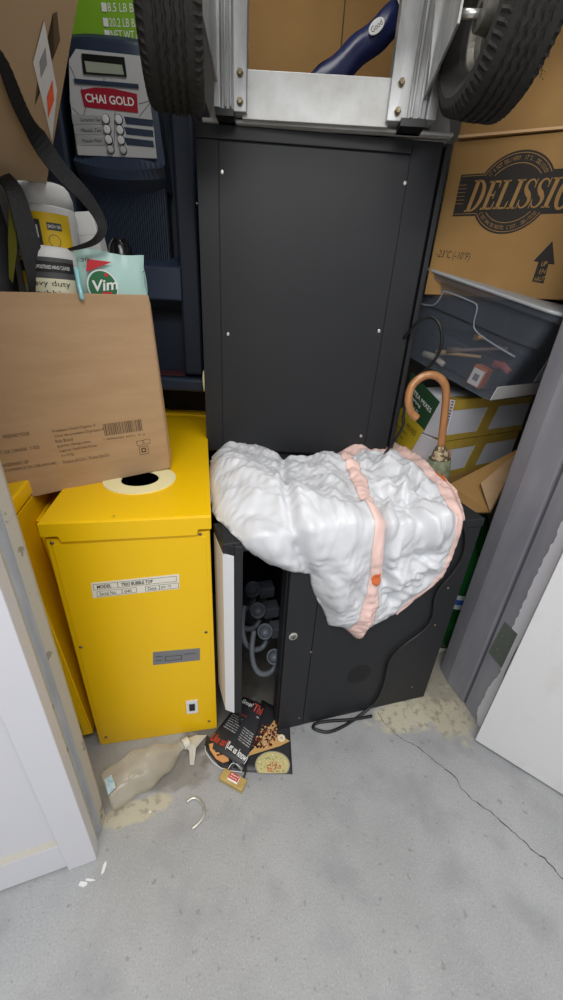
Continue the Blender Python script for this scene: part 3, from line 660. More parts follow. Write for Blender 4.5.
# vent grille
p = LFm.hit(359, 674, 1, .001); mb = MB()
for ring in range(1, 8):
    for k in range(ring*6):
        t = 2*math.pi*k/(ring*6); c = p+Vector((ring*.0058*math.cos(t), 0, ring*.0058*math.sin(t))); mb.poly([c+Vector((.0021*math.cos(a), -.0006, .0021*math.sin(a))) for a in [k2*math.pi/3 for k2 in range(6)]])
mb.build('vent', SEAM, low)
for (x, y) in ((311, 652), (299, 718), (448, 588), (412, 687), (435, 625)): screw(low, LFm.hit(x, y, 1, .001), .004, BRASSY)
# grey spouts inside the bay
def spout(x, y, yd, sc, pale):
    p = LFm.hit(x, y, 1, yd); mb = MB()
    m_ = mat('spout_grey', '#686d76', .4, col2='#595e66', scale=20)
    ax = Vector((-.15, -.55, .8)).normalized(); r0 = .026*sc
    M = Matrix.Translation(p) @ ax.to_track_quat('Z', 'Y').to_matrix().to_4x4()
    mb.lathe([(r0*.7, -.075*sc), (r0*.75, -.03*sc), (r0, -.015*sc), (r0, .02*sc), (r0*.86, .02*sc), (r0*.8, -.02*sc), (0, -.025*sc)], 28, M)
    o = mb.build('outlet_spout', m_, low, smooth=True)
    h = [p+Vector((.01, .01, -.05))*sc, p+Vector((-.01, -.005, -.068))*sc, p+Vector((-.045, -.01, -.062))*sc, p+Vector((-.07, .0, -.03))*sc, p+Vector((-.075, .03, .02))*sc, p+Vector((-.06, .07, .07))*sc]
    MB().tube(smoothpts(h, 6), .0095*sc, 14).build('hose', GREYPL, o, smooth=True)
    MB().box(p+Vector((.03, .02, -.065))*sc, p+Vector((.085, .07, -.02))*sc).build('bracket', GREYPL, o, bevel=.006)
    return o
spout(274, 657, .10, .95, 1); spout(265, 632, .17, 1.0, 1); spout(258, 611, .25, 1.05, 0); spout(253, 590, .34, 1.1, 0)

# ================================================================ HAND TRUCK ON TOP OF THE TALL CABINET
HZ = .794+THt
HT = Frame((-.298+.35, 1.36, HZ), 0)
ht = thing('hand_truck', 'aluminium hand truck with two rubber tyres standing on the tall black cabinet', 'hand truck', HT)
def hx_(x, y, off=0): return HT.hit(x, y, 1, off)
def rail(xa, xb, sgn):
    z0 = hx_((xa+xb)/2, 114).z-HT.P.z*0
    x0, x1 = hx_(xa, 110).x, hx_(xb, 110).x; z0 = .012; z1 = .52
    wv = x1-x0
    if sgn > 0:
        mb = MB().box((x1-wv*.42, -.012, z0), (x1, .03, z1))
        mb.box((x0+wv*.2, .0, z0+.006), (x1-wv*.42, .03, z1)); mb.box((x0+wv*.3, -.008, z0+.01), (x0+wv*.36, .0, z1)); mb.box((x0+wv*.46, -.008, z0+.01), (x0+wv*.52, .0, z1))
        mb.box((x0, -.02, z0+.004), (x0+wv*.2, .04, z1))
        bx_ = x1-wv*.2
    else:
        mb = MB().box((x0, -.012, z0), (x0+wv*.42, .03, z1))
        mb.box((x0+wv*.42, .0, z0+.006), (x1-wv*.2, .03, z1)); mb.box((x0+wv*.48, -.008, z0+.01), (x0+wv*.54, .0, z1)); mb.box((x0+wv*.64, -.008, z0+.01), (x0+wv*.70, .0, z1))
        mb.box((x1-wv*.2, -.02, z0+.004), (x1, .04, z1))
        bx_ = x0+wv*.2
    r = mb.build('rail', ALU, ht, bevel=.002)
    for z in (hx_(240, 102, -.012).z, hx_(240, 73, -.012).z):
        M = Matrix.Translation((bx_, -.012, z)) @ Matrix.Rotation(math.radians(90), 4, 'X')
        MB().lathe([(.0095, 0), (.0095, .002), (.0075, .0022), (.0075, .009), (.006, .011), (0, .011)], 6, M).build('bolt', BRASSY, r)
    return r
rail(215, 247, 1); rail(387, 436, -1)
a = hx_(246, 68); b_ = hx_(389, 78)
MB().box((hx_(246, 90).x-.01, .004, .004), (hx_(389, 90).x+.01, .014, a.z)).build('cross_plate', ALU_P, ht, bevel=.0015)
MB().box((-.35+.02, .02, 0), (.355, .30, .008)).build('nose_plate', ALU_P, ht, bevel=.002)
MB().prism([(-.315, .045, 0), (.355, .045, 0), (.325, .045, .10), (-.29, .045, .10)], (0, .008, 0)).build('back_plate', ALU_P, ht)
MB().box((hx_(224, 100).x-.02, -.022, .0), (hx_(224, 100).x+.028, .035, .014)).build('rail_foot', BLKPL, ht)
MB().box((hx_(410, 100).x-.02, -.024, .0), (hx_(410, 100).x+.045, .035, .016)).build('rail_foot', BLKPL, ht)
mb = MB(); q = [HT.hit(x, y, 1, -.03) for (x, y) in ((437, -10), (463, -10), (446, 62), (428, 84))]; mb.prism(q, (0, .005, 0)); mb.build('axle_bracket', ALU_P, ht)
# wheels
WR, TWD = .160, .130
def tyre_profile():
    pr = []; hw = TWD/2
    for (a_, r) in ((-.030, WR-.078), (-.042, WR-.070), (-.050, WR-.055), (-hw, WR-.034), (-hw*.97, WR-.017), (-hw*.85, WR-.006), (-hw*.70, WR-.002)): pr.append((r, a_))
    for gx in (-.026, -.009, .009, .026):
        for (da, dr_) in ((-.0045, 0), (-.0022, -.005), (.0022, -.005), (.0045, 0)): pr.append((WR+dr_-.0016*abs(gx)/.02, gx+da))
    for (a_, r) in ((hw*.70, WR-.002), (hw*.85, WR-.006), (hw*.97, WR-.017), (hw, WR-.034), (.050, WR-.055), (.042, WR-.070), (.030, WR-.078)): pr.append((r, a_))
    return pr
def wheel(c, yaw, tilt=0):
    M = Matrix.Translation(c) @ Matrix.Rotation(math.radians(yaw), 4, 'Z') @ Matrix.Rotation(math.radians(tilt), 4, 'Y') @ Matrix.Rotation(math.radians(90), 4, 'Y')
    def fn(r, a_, t):
        if WR-.006 < r and abs(a_) < .045: a_ += .0016*math.sin(t*44)
        if abs(a_) > TWD*.36 and WR-.03 < r < WR-.004: r += .0025*(1 if math.sin(t*64) > 0 else -1); 
        return r, a_
    ty = MB().lathe(tyre_profile(), 192, M, fn, closed=True).build('tyre', RUB, ht, smooth=False)
    rim = MB().lathe([(WR-.076, -.032), (WR-.080, -.030), (WR-.088, -.018), (WR-.100, -.010), (.034, -.012), (.030, -.050), (.012, -.052), (.012, .052), (.030, .050), (.034, .012), (WR-.100, .010), (WR-.088, .018), (WR-.080, .030), (WR-.076, .032), (WR-.075, .0)], 48, M, closed=True).build('rim', RIM, ty, smooth=False)
    return ty
wl = HT.loc(atY(171, -5, 1.19)); wr = HT.loc(atY(508, -8, 1.17))
zc = HT.loc(Vector((0, 0, HZ)))[2]+WR-.035
AX = math.degrees(math.atan2(wr.y-wl.y, wr.x-wl.x))
wheel((wl.x, wl.y, zc-.012), 11); wheel((wr.x, wr.y, zc), 6, 2)
xl_, xr_ = hx_(217, 30).x, hx_(436, 30).x
MB().tube([(wl.x+.03, wl.y, zc), (xl_-.004, wl.y+(xl_-wl.x)*math.tan(math.radians(AX)), zc)], .008, 14).build('axle_stub', STEEL, ht, smooth=True)
MB().tube([(wr.x-.03, wr.y, zc), (xr_+.004, wr.y-(wr.x-xr_)*math.tan(math.radians(AX)), zc)], .008, 14).build('axle_stub', STEEL, ht, smooth=True)
for x_ in (hx_(217, 30).x, hx_(436, 30).x):
    MB().prism([(x_-.004, .0, .06), (x_-.004, .0, .34), (x_-.004, -.20, zc+.02), (x_-.004, -.20, zc-.02)], (.006, 0, 0)).build('axle_bracket', ALU, ht, bevel=.001)

# carton behind the truck, blue bag leaning
CF = Frame((-.20, 1.70, HZ+.002), 4)
cb = thing('cardboard_box', 'brown cardboard carton seen through the hand truck frame on the tall cabinet', 'box', CF)
MB().box((0, 0, 0), (.62, .28, .42)).build('carton', CARD_D, cb, bevel=.003)
MB().box((.30, -.0008, 0), (.304, 0, .42)).build('seam', INK, cb)
NF = Frame(CF.P, 0)
NB = mat('navy_foil', '#1b2450', .35, bump=.3, bscale=14)
NFr = Frame(atY(340, 66, 1.56), 0)
nb = thing('chip_bag', 'dark blue foil bag with oval logo leaning against the carton behind the hand truck', 'bag', NFr)
ra = math.atan2(NFr.hit(400, 0, 1, 0).z-NFr.hit(320, 75, 1, 0).z, NFr.hit(400, 0, 1, 0).x-NFr.hit(320, 75, 1, 0).x)
Mr = Matrix.Translation(NFr.hit(331, 84, 1, 0)) @ Matrix.Rotation(-math.radians(36), 4, 'Y')
mb = MB(); NX, NZ = 24, 10; LL, HH = .27, .072
for s in (-1, 1):
    g = [[mb.bm.verts.new(Mr @ Vector((-.15+(LL+.15)*i/NX, s*.02*math.sin(math.pi*j/NZ)**.6*min(1, (NX-i)/4)+.004*noise.noise(Vector((i*.3, j*.4, s))), HH*(j/NZ)+.003*math.sin(i)-.02))) for j in range(NZ+1)] for i in range(NX+1)]
    for i in range(NX):
        for j in range(NZ): mb.bm.faces.new((g[i][j], g[i+1][j], g[i+1][j+1], g[i][j+1]))
fo = mb.build('foil', NB, nb, smooth=True)
MB().prism([Mr @ Vector((.155+.023*math.cos(t), -.026, .024+.014*math.sin(t))) for t in [k*math.pi/14 for k in range(28)]], (0, -.0005, 0)).build('oval_logo', WTXT, fo)
text('lettering', 'Good', BTXT, fo, Mr @ Vector((.139, -.0268, .018)), Mr @ Vector((.171, -.0268, .018)), Mr @ Vector((.139, -.0268, .030)))
lb = MB().prism([Mr @ Vector(p) for p in ((.225, -.022, -.025), (.36, -.022, -.025), (.36, -.022, .066), (.225, -.022, .066))], (0, -.0006, 0)).build('white_end', mat('white_card', '#c8c8cc', .5), nb)
for k, s_ in enumerate(('1-800', 'T-15')): text('lettering', s_, BTXT, lb, Mr @ Vector((.235, -.0232, .0-.02*k)), Mr @ Vector((.28, -.0232, .0-.02*k)), Mr @ Vector((.235, -.0232, .012-.02*k)))

# ================================================================ RIGHT-HAND PILE
# carton with open flaps at the floor
PA = -60
pc = atY(436, 475, 1.36)
TB0 = Frame((pc.x, 1.36, 0), PA)
kc = thing('cardboard_box', 'open brown carton with loose flap under the taped white boxes', 'box', TB0)
zt = .742
MB().box((-.22, .0, 0), (.0, .36, zt)).build('carton', CARD_D, kc, bevel=.002)
mb = MB(); q = [atZ(x, y, z) for (x, y, z) in ((450, 486, .74), (524, 447, .74), (487, 511, .60), (470, 512, .62))]
q = [TB0.loc(atY(450, 484, 1.33)), TB0.loc(atY(524, 446, 1.34)), TB0.loc(atY(489, 512, 1.20)), TB0.loc(atY(462, 512, 1.25))]
MB().prism(q, (.004, .004, -.003)).build('flap', CARD_D, kc)
q = [TB0.loc(atY(480, 484, 1.27)), TB0.loc(atY(524, 447, 1.338)), TB0.loc(atY(489, 512, 1.198))]
MB().prism(q, (.004, -.004, .006)).build('flap', CARD, kc)
TAPEM = mat('yellow_packing_tape', '#b49a42', .3, col2='#a5893a', scale=12, coat=.3)
WB = mat('white_box_board', '#c3c4cb', .6, bump=.05)
def tea_box(z0, z1, label, lab, labtxt, pq, shift=0, dpt=.47):
    F = Frame((pc.x+shift, 1.36, z0), PA)
    o = thing('tea_carton', label, 'box', F, )
    Hh = z1-z0-.002
    MB().box((-.22, 0, 0), (0, dpt, Hh)).build('carton', WB, o, bevel=.002)
    # tape bands on the right-hand face (x=0 plane) and the top
    mb = MB(); mb.box((0, 0, Hh-.035), (.0012, dpt, Hh)); mb.box((0, 0, 0), (.0012, dpt, .022)); mb.prism([(0, .16, 0), (0, .225, 0), (0, .275, Hh), (0, .21, Hh)], (.0018, 0, 0)); mb.box((-.05, 0, Hh), (.001, dpt, Hh+.0008))
    tp_ = mb.build('tape', TAPEM, o)
    q = [F.hit(x, y, 1, -.0006) for (x, y) in pq]; l = MB().prism(q, (0, -.0006, 0)).build('label_panel', lab, o)
    bl, br, tr, tl = q
    def iq(u, v): p = bl.lerp(br, u).lerp(tl.lerp(tr, u), v); return p+Vector((0, -.0016, 0))
    for (s_, u0, u1, v0, v1, m_) in labtxt: text('lettering', s_, m_, l, iq(u0, v0), iq(u1, v0), iq(u0, v1))
    mb = MB()
    for k in range(14):
        a = Vector((-.012, -.0008, Hh*(k+.2)/14)); mb.poly([a, a+Vector((.008, 0, 0)), a+Vector((.008, 0, Hh*.03)), a+Vector((0, 0, Hh*.03))])
    mb.build('edge_print', BTXT, o)
    return o
GL = mat('tea_green', '#24462c', .5); YL = mat('tea_yellow', '#b49f25', .5)
tea_box(.744, .893, 'lower white tea carton with yellow label and yellow tape', YL, (('TEA MIXES', .12, .85, .62, .78, BTXT), ('strong blend', .12, .6, .40, .5, BTXT), ('net 12 kg', .12, .55, .2, .3, BTXT)), [(388, 432), (409, 455), (424, 430), (402, 407)], -.006)
tea_box(.895, 1.045, 'upper white tea carton with dark green label and yellow tape', GL, (('TEA MIXES', .25, .92, .55, .68, WTXT), ('strong', .25, .6, .38, .48, WTXT), ('blend 12', .25, .6, .22, .3, WTXT)), [(402, 405), (424, 431), (440, 402), (412, 372)])

# storage tote
Bp = atY(490, 402, 1.27)
Lp = atY(411, 353, 1.56)
du = Bp-Lp; du.z *= .85; du.normalize()
dv = Vector((0, 0, 1)).cross(du); dv.z = 0; dv.normalize()
dw = du.cross(dv); 
if dw.z < 0: dw = -dw
TFt = Frame(Bp, M=Matrix((du, dv, dw)).transposed())
tote = thing('storage_tote', 'clear plastic storage tote with grey lid wedged under the pizza carton', 'tote', TFt)
TL, TWd = .42, .34
Tt = TFt.hit(545, 300, 1, -.03)
hT = TFt.hit(432, 267, 1, -.035).z
hT = min(max(hT, .24), .34)
CLR = mat('clear_plastic', '#6f7783', .2, alpha=.34, bump=.08, bscale=10)
def rrect(x0, x1, y0, y1, r, z, n=6):
    pts = []
    for (cx, cy, a0) in ((x1-r, y1-r, 0), (x0+r, y1-r, 90), (x0+r, y0+r, 180), (x1-r, y0+r, 270)):
        for k in range(n+1): t = math.radians(a0+90*k/n); pts.append(Vector((cx+r*math.cos(t), cy+r*math.sin(t), z)))
    return pts
fl_ = .055
levels = [(0, 0, .03), (.0, hT*.62, .035), (.006, hT*.64, .035), (.006, hT-.03, .04), (.018, hT-.028, .04), (.018, hT-.012, .045)]
mb = MB(); rr = []
def lv(e, z, r, ins=0):
    f = z/hT; return rrect(-TL-.6*fl_*f-e+ins, fl_*f+e-ins, -fl_*.7*f-e+ins, TWd+fl_*f+e-ins, r, z)
for (e, z, r) in levels: rr.append([mb.bm.verts.new(p) for p in lv(e, z, r)])
for j in range(len(rr)-1):
    m_ = len(rr[j])
    for k in range(m_): mb.bm.faces.new((rr[j][k], rr[j][(k+1) % m_], rr[j+1][(k+1) % m_], rr[j+1][k]))
mb.bm.faces.new(rr[0][::-1]); mb.build('tub', CLR, tote, smooth=False)
LID = mat('lid_frost', '#a9adb1', .4, alpha=.92)
mb = MB(); top_ = lv(.024, hT-.012, .05); mb.prism(top_, (0, 0, .009)); mb.build('lid', LID, tote, bevel=.004)
# moulded stepped line on the long side
pth = [(-.40, .62), (-.33, .66), (-.31, .80), (-.30, .83), (-.20, .83), (-.17, .80), (-.155, .62), (-.10, .56), (.01, .52)]
mb = MB(); mb.tube(smoothpts([(x, -fl_*.7*z-.010, z*hT) for (x, z) in pth], 3), .0026, 8); mb.build('moulded_step', mat('clear_rib', '#a2a9b4', .3, alpha=.45), tote, smooth=True)
MB().box((.01, -.03, hT*.05), (.012, .26, hT*.2)).build('inner_liner_sheet', mat('white_sheet', '#c8c8c8', .6), tote)
# contents: each a thing
def tf(p): return Frame(TFt.wld(p), M=TFt.R)
tag(MB().prism([(0, 0, .0), (.30, 0, .0), (.30, .22, 0), (0, .22, 0)], (0, 0, .10)).build('dark_case', mat('dark_case_blue', '#272b36', .6), None, bevel=.01, fr=tf((-.36, .06, .008))), 'dark blue grey case lying in the bottom of the clear tote', 'case')
o = MB().box((0, 0, 0), (.05, .035, .065)).build('small_box', mat('orange_card', '#b6633a', .6), None, bevel=.001, fr=tf((-.115, .012, .014))); tag(o, 'small orange and white box showing through the tote side', 'box')
MB().box((.003, -.0012, .003), (.044, -.0002, .055)).build('white_face', mat('white_face', '#dcdcdc', .6), o)
MB().box((.014, -.002, .018), (.034, -.0013, .04)).build('grey_square', mat('grey_print', '#77777c', .6), o)
for (a, b2, r, lab, m_) in (((-.24, .02, .075), (-.06, .05, .15), .007, 'wooden handled tool lying slanted inside the tote', 'wood_brown'), ((-.28, .02, .055), (-.12, .03, .10), .006, 'pale cable plug end lying inside the tote', 'plug_tan')):
    tag(MB().tube([a, Vector(a).lerp(Vector(b2), .2), Vector(a).lerp(Vector(b2), .22), b2], [r*1.6, r*1.5, r, r*.8], 12).build('hand_tool', mat(m_, '#a88a5a' if 'plug' in m_ else '#6d5a55', .5), None, smooth=True, fr=TFt), lab, 'tool')
tag(MB().tube([(-.17, .02, .145), (-.14, .03, .155)], [.010, .008], 14).build('brass_fitting', mat('brass', '#b08a45', .35, .7), None, smooth=True, fr=TFt), 'short brass coloured fitting near the middle of the tote', 'fitting')
for (px_, py_, pz_, L3, r3, col_, lab_) in ((-.34, .035, .012, .10, .012, '#c9c3b4', 'pale rolled item low at the left end inside the tote'), (-.07, .03, .085, .06, .012, '#9b4a46', 'short dull red item behind the small orange box in the tote')):
    tag(MB().tube([(px_, py_, pz_+r3), (px_+L3*.5, py_+.01, pz_+r3+.006), (px_+L3, py_, pz_+r3)], [r3, r3*.9, r3*.8], 14).build('rolled_item', mat('item_'+col_[1:], col_, .6), None, smooth=True, fr=TFt), lab_, 'item')
o = MB().box((.0, 0, 0), (.0016, .10, .13)).build('product_card', mat('silver_grey_card', '#8b8f94', .4), None, fr=tf((.045, .10, .085))); tag(o, 'silver grey blister card with a red mark on the right side of tote', 'card')
MB().box((.0017, .01, .10), (.0024, .05, .118)).build('red_mark', mat('card_red', '#8d2f33', .5), o)
MB().prism([(.0017, .02, .02), (.0017, .08, .03), (.0017, .07, .08), (.0017, .03, .085)], (.0008, 0, 0)).build('pale_mark', mat('card_pale', '#b9bcc0', .5), o)

# pizza carton
DA = -23
DFm = Frame((.440, 1.475, 1.366), DA)
dz = thing('pizza_carton', 'brown frozen pizza carton with black oval logo, on the clear tote', 'box', DFm)
DWd = .43; DH = DFm.hit(458, 141, 1, 0).z
MB().box((0, 0, 0), (DWd, .40, DH)).build('carton', CARD_D, dz, bevel=.002)
INKD = mat('black_box_ink', '#241f1b', .8)
def dh(x, y, off=-.0005): return DFm.hit(x, y, 1, off)
ctr = dh(513, 192); e1 = dh(551, 181); e2 = dh(505, 150)
eu = Vector((e1.x-ctr.x, 0, 0)); RX = abs(e1.x-ctr.x)*1.16; RZ = (dh(520, 150).z-dh(507, 234).z)/2
ctr = Vector((ctr.x, 0, (dh(520, 150).z+dh(507, 234).z)/2))
def ell(rx, rz, off, n=64): return [Vector((ctr.x+rx*math.cos(t), off, ctr.z+rz*math.sin(t))) for t in [2*math.pi*k/n for k in range(n)]]
def band(h, x0, x1, off): return [Vector((x0, off, ctr.z-h)), Vector((x1, off, ctr.z-h)), Vector((x1, off, ctr.z+h)), Vector((x0, off, ctr.z+h))]
xb0 = dh(456, 200).x; xb1 = DWd-.002; BHt = (dh(458, 181).z-dh(460, 222).z)/2
lg = MB(); lg.poly(ell(RX, RZ, -.0006)); lg.poly(band(BHt, xb0, xb1, -.0004)); lg = lg.build('logo', INKD, dz)
mb = MB()
def ring(rx, rz, tk, off, t0=0, t1=2*math.pi, n=60):
    for k in range(n):
        a, b2 = t0+(t1-t0)*k/n, t0+(t1-t0)*(k+1)/n
        mb.poly([Vector((ctr.x+(rx)*math.cos(a), off, ctr.z+(rz)*math.sin(a))), Vector((ctr.x+(rx)*math.cos(b2), off, ctr.z+(rz)*math.sin(b2))), Vector((ctr.x+(rx-tk)*math.cos(b2), off, ctr.z+(rz-tk)*math.sin(b2))), Vector((ctr.x+(rx-tk)*math.cos(a), off, ctr.z+(rz-tk)*math.sin(a)))])
R_ = math.radians
ring(RX*.95, RZ*.95, .0016, -.0008, R_(30), R_(150)); ring(RX*.95, RZ*.95, .0016, -.0008, R_(210), R_(330))
ring(RX*.74, RZ*.72, .0016, -.0008, R_(38), R_(142)); ring(RX*.74, RZ*.72, .0016, -.0008, R_(218), R_(322))
for s in (-1, 1):
    z_ = ctr.z+s*(BHt-.005)
    mb.poly([Vector((xb0+.004, -.0008, z_)), Vector((ctr.x-RX*.82, -.0008, z_)), Vector((ctr.x-RX*.82, -.0008, z_+.0014)), Vector((xb0+.004, -.0008, z_+.0014))])
for k in range(6):
    z_ = ctr.z-.02+k*.009; mb.poly([Vector((xb0+.0, -.0008, z_)), Vector((xb0+.022, -.0008, z_)), Vector((xb0+.022, -.0008, z_+.0012)), Vector((xb0+.0, -.0008, z_+.0012))])
mb.build('outline', CARD_D, lg)
def arctext(body, rx, rz, t0, t1, h, flip=False):
    out_ = MB(); n = len(body)
    for i, ch in enumerate(body):
        if ch == ' ': continue
        t = t0+(t1-t0)*(i+.5)/n; bm = fontmesh(ch); xs = [v.co.x for v in bm.verts]; xm = (min(xs)+max(xs))/2
        c = Vector((ctr.x+rx*math.cos(t), 0, ctr.z+rz*math.sin(t))); tg = Vector((-rx*math.sin(t), 0, rz*math.cos(t))).normalized()
        if t1 < t0: tg = -tg
        up_ = Vector((-tg.z, 0, tg.x))
        vm = {}
        for v in bm.verts: p = c+tg*(v.co.x-xm)*h*.95+up_*(v.co.y-.35)*h*1.5; vm[v] = out_.bm.verts.new((p.x, -.0009, p.z))
        for f in bm.faces: out_.bm.faces.new([vm[v] for v in f.verts])
        bm.free()
    return out_.build('arc_lettering', CARD_D, lg)
arctext("IT'S NOT DELIVERY. IT'S...DELISSIO!", RX*.845, RZ*.835, R_(148), R_(32), .0092)
arctext("C'EST PAS DU RESTO. C'EST...DELISSIO!", RX*.845, RZ*.835, R_(212), R_(328), .0088)
# serif capitals
def glyph(ch):
    """polygons in a unit-height box; returns (width, [polys])"""
    P_ = []
    st = .17; sf = .05
    def rect(x0, y0, x1, y1): P_.append([(x0, y0), (x1, y0), (x1, y1), (x0, y1)])
    if ch == 'I':
        rect(.09, 0, .09+st, 1); rect(0, 0, .35, sf); rect(0, 1-sf, .35, 1); return .35, P_
    if ch == 'L':
        rect(.09, 0, .09+st, 1); rect(0, 1-sf, .35, 1); rect(0, 0, .56, sf+.02); P_.append([(.47, 0), (.56, 0), (.56, .27), (.53, .27)]); return .56, P_
    if ch == 'E':
        rect(.09, 0, .09+st, 1); rect(0, 0, .54, sf+.02); rect(0, 1-sf-.02, .52, 1); rect(.26, .48, .40, .54); rect(.38, .38, .42, .64)
        P_.append([(.46, 0), (.54, 0), (.54, .27), (.51, .27)]); P_.append([(.45, 1), (.52, 1), (.52, .76), (.49, .76)]); return .54, P_
    def arcring(cx, cy, rx, ry, ix, iy, a0, a1, n=20, icx=None):
        icx = cx if icx is None else icx
        for k in range(n):
            a, b2 = R_(a0+(a1-a0)*k/n), R_(a0+(a1-a0)*(k+1)/n)
            P_.append([(cx+rx*math.cos(a), cy+ry*math.sin(a)), (cx+rx*math.cos(b2), cy+ry*math.sin(b2)), (icx+ix*math.cos(b2), cy+iy*math.sin(b2)), (icx+ix*math.cos(a), cy+iy*math.sin(a))])
    if ch == 'D':
        rect(.09, 0, .09+st, 1); rect(0, 0, .3, sf); rect(0, 1-sf, .3, 1); arcring(.26, .5, .42, .5, .24, .44, -90, 90); return .68, P_
    if ch == 'O':
        arcring(.36, .5, .36, .53, .18, .45, 0, 360, 36); return .72, P_
    if ch == 'S':
        pts = [(.46, .76), (.40, .90), (.26, .975), (.12, .90), (.09, .76), (.15, .62), (.27, .51), (.39, .40), (.44, .25), (.38, .10), (.24, .025), (.10, .09), (.03, .24)]
        wd = [.02, .05, .05, .10, .13, .15, .18, .15, .13, .10, .05, .05, .02]
        sp = smoothpts([Vector((x, y, 0)) for x, y in pts], 4)
        for k in range(len(sp)-1):
            a, b2 = sp[k], sp[k+1]; w0 = wd[min(k//4, 12)]+(wd[min(k//4+1, 12)]-wd[min(k//4, 12)])*((k % 4)/4); w1 = wd[min((k+1)//4, 12)]+(wd[min((k+1)//4+1, 12)]-wd[min((k+1)//4, 12)])*(((k+1) % 4)/4)
            d_ = (b2-a).normalized(); n_ = Vector((-d_.y, d_.x, 0)); P_.append([tuple((a+n_*w0/2).xy), tuple((b2+n_*w1/2).xy), tuple((b2-n_*w1/2).xy), tuple((a-n_*w0/2).xy)])
        P_.append([(.44, .70), (.48, .70), (.48, 1), (.45, 1)]); P_.append([(.0, .0), (.03, .0), (.05, .30), (.01, .30)]); return .50, P_
mb = MB(); xcur = dh(464, 210).x; sh = .18; zb = ctr.z-.036; hL = .068; sx = .0595
for i, ch in enumerate('DELISSIO'):
    w_, pl_ = glyph(ch); k = 1.12 if ch in 'DO' else 1
    for po in pl_:
        pp = [Vector((xcur+x*sx+sh*y*hL*k, -.0012, zb-(k-1)*hL*.5+y*hL*k)) for x, y in po]
        if max(p.x for p in pp) < DWd-.001: mb.poly(pp)
    xcur += (w_+.05)*sx
mb.build('brand_lettering', CARD_D, lg)
a = dh(439, 259); text('lettering', '-23°C (-10°F)', INKD, dz, Vector((a.x-.012, -.0008, a.z)), dh(468, 262.5), Vector((a.x-.008, -.0008, a.z+.026)))
# UP arrow
ax_ = dh(545, 262); pA = [dh(552.5, 241), dh(554.5, 264.5), dh(548.5, 264), dh(543.5, 283.5), dh(532, 281.5), dh(538.5, 262), dh(533.5, 261)]
ar = MB().prism([Vector((p.x, -.0006, p.z)) for p in pA], (0, -.0003, 0)).build('up_arrow', INKD, dz)
for (s_, x0, x1, y) in (('UP', 540.5, 546, 266.5), ('EN', 538.5, 544.5, 274), ('HAUT', 533.5, 543.5, 281.5)):
    a, b2 = dh(x0, y), dh(x1, y-.3); a.y = b2.y = -.0012; text('lettering', s_, CARD_D, ar, a, b2, a+Vector((.001, 0, .0125)))
# carton above it
UF = Frame((.445, 1.46, 1.366+DH+.003), DA+1)
uc = thing('cardboard_box', 'plain brown carton stacked on top of the pizza carton behind right tyre', 'box', UF)
MB().box((0, 0, 0), (.48, .42, .42)).build('carton', CARD_D, uc, bevel=.002)
MB().box((-.001, -.001, .0), (.48, -.0002, .006)).build('pale_edge', CARD_E, uc)
mb = MB()
for k in range(26):
    p = UF.hit(540+random.gauss(0, 3), 66+random.gauss(0, 5), 1, -.0008); mb.poly([p+Vector((.002*math.cos(t)*random.uniform(.5, 1), 0, .002*math.sin(t))) for t in (0, 1.2, 2.5, 3.8, 5)])
mb.build('speckles', INKD, uc)

# umbrella
UFm = Frame((.640, 1.235, 0), 0)
um = thing('umbrella', 'folded umbrella with curved wooden crook handle behind the low black cabinet', 'umbrella', UFm)
WOOD = mat('varnished_wood', '#b98455', .3, col2='#a8703f', scale=9, coat=.4, stretch=(6, 6, 1))
UY = 1.27
hp = [UFm.loc(atY(x, y, Y)) for (x, y, Y) in ((417, 418, UY-.01), (411, 412, UY-.01), (408.5, 400, UY-.01), (412, 386, UY-.005), (423, 376.5, UY), (435, 375.5, UY), (444, 383, UY), (446, 396, UY), (444, 420, UY), (441, 446, UY))]
MB().tube(smoothpts(hp, 6), .0125, 18).build('crook_handle', WOOD, um, smooth=True)
p1 = hp[-1]
foot = Vector((.02, .05, 0.02))
axd = (foot-p1).normalized()
def along(s): return p1+axd*s
PAT = mat('patterned_fabric', '#55503a', .8, col2='#c0aa8a', scale=70, lo=.48, hi=.54)
mb = MB(); n = 24; rings = []
for (s, r) in ((-.004, .011), (.02, .021), (.05, .027), (.30, .034), (.55, .026), (.68, .010)):
    M = Matrix.Translation(along(s)) @ axd.to_track_quat('Z', 'Y').to_matrix().to_4x4(); rings.append([mb.bm.verts.new(M @ Vector(((r*(1+.18*math.cos(8*t)))*math.cos(t), (r*(1+.18*math.cos(8*t)))*math.sin(t), 0))) for t in [2*math.pi*k/n for k in range(n)]])
for j in range(len(rings)-1):
    for k in range(n): mb.bm.faces.new((rings[j][k], rings[j][(k+1) % n], rings[j+1][(k+1) % n], rings[j+1][k]))
mb.bm.faces.new(rings[0][::-1]); mb.build('canopy', PAT, um, smooth=True)
sl = MB(); M = Matrix.Translation(along(.045)) @ axd.to_track_quat('Z', 'Y').to_matrix().to_4x4(); sl.lathe([(.038, 0), (.040, .06), (.040, .30), (.024, .32), (.037, .30), (.036, .0)], 26, M, closed=True); sl.build('sleeve', mat('sage_green_sleeve', '#7d8468', .7, col2='#5b6350', scale=60), um, smooth=True)
MB().tube([along(.6), along((foot-p1).length)], .004, 10).build('shaft_tip', STEEL, um, smooth=True)
mb = MB()
for k in range(5):
    a = along(.05)+Vector((.024*math.cos(k*1.3)+.012, .02*math.sin(k*1.3), 0)); mb.tube([a, a-axd*(.04+.015*(k % 2))+Vector((.004*(k-2), 0, 0))], .0028, 8)
mb.build('rib_tip', mat('copper_tip', '#8f6d52', .5, .3), um, smooth=True)

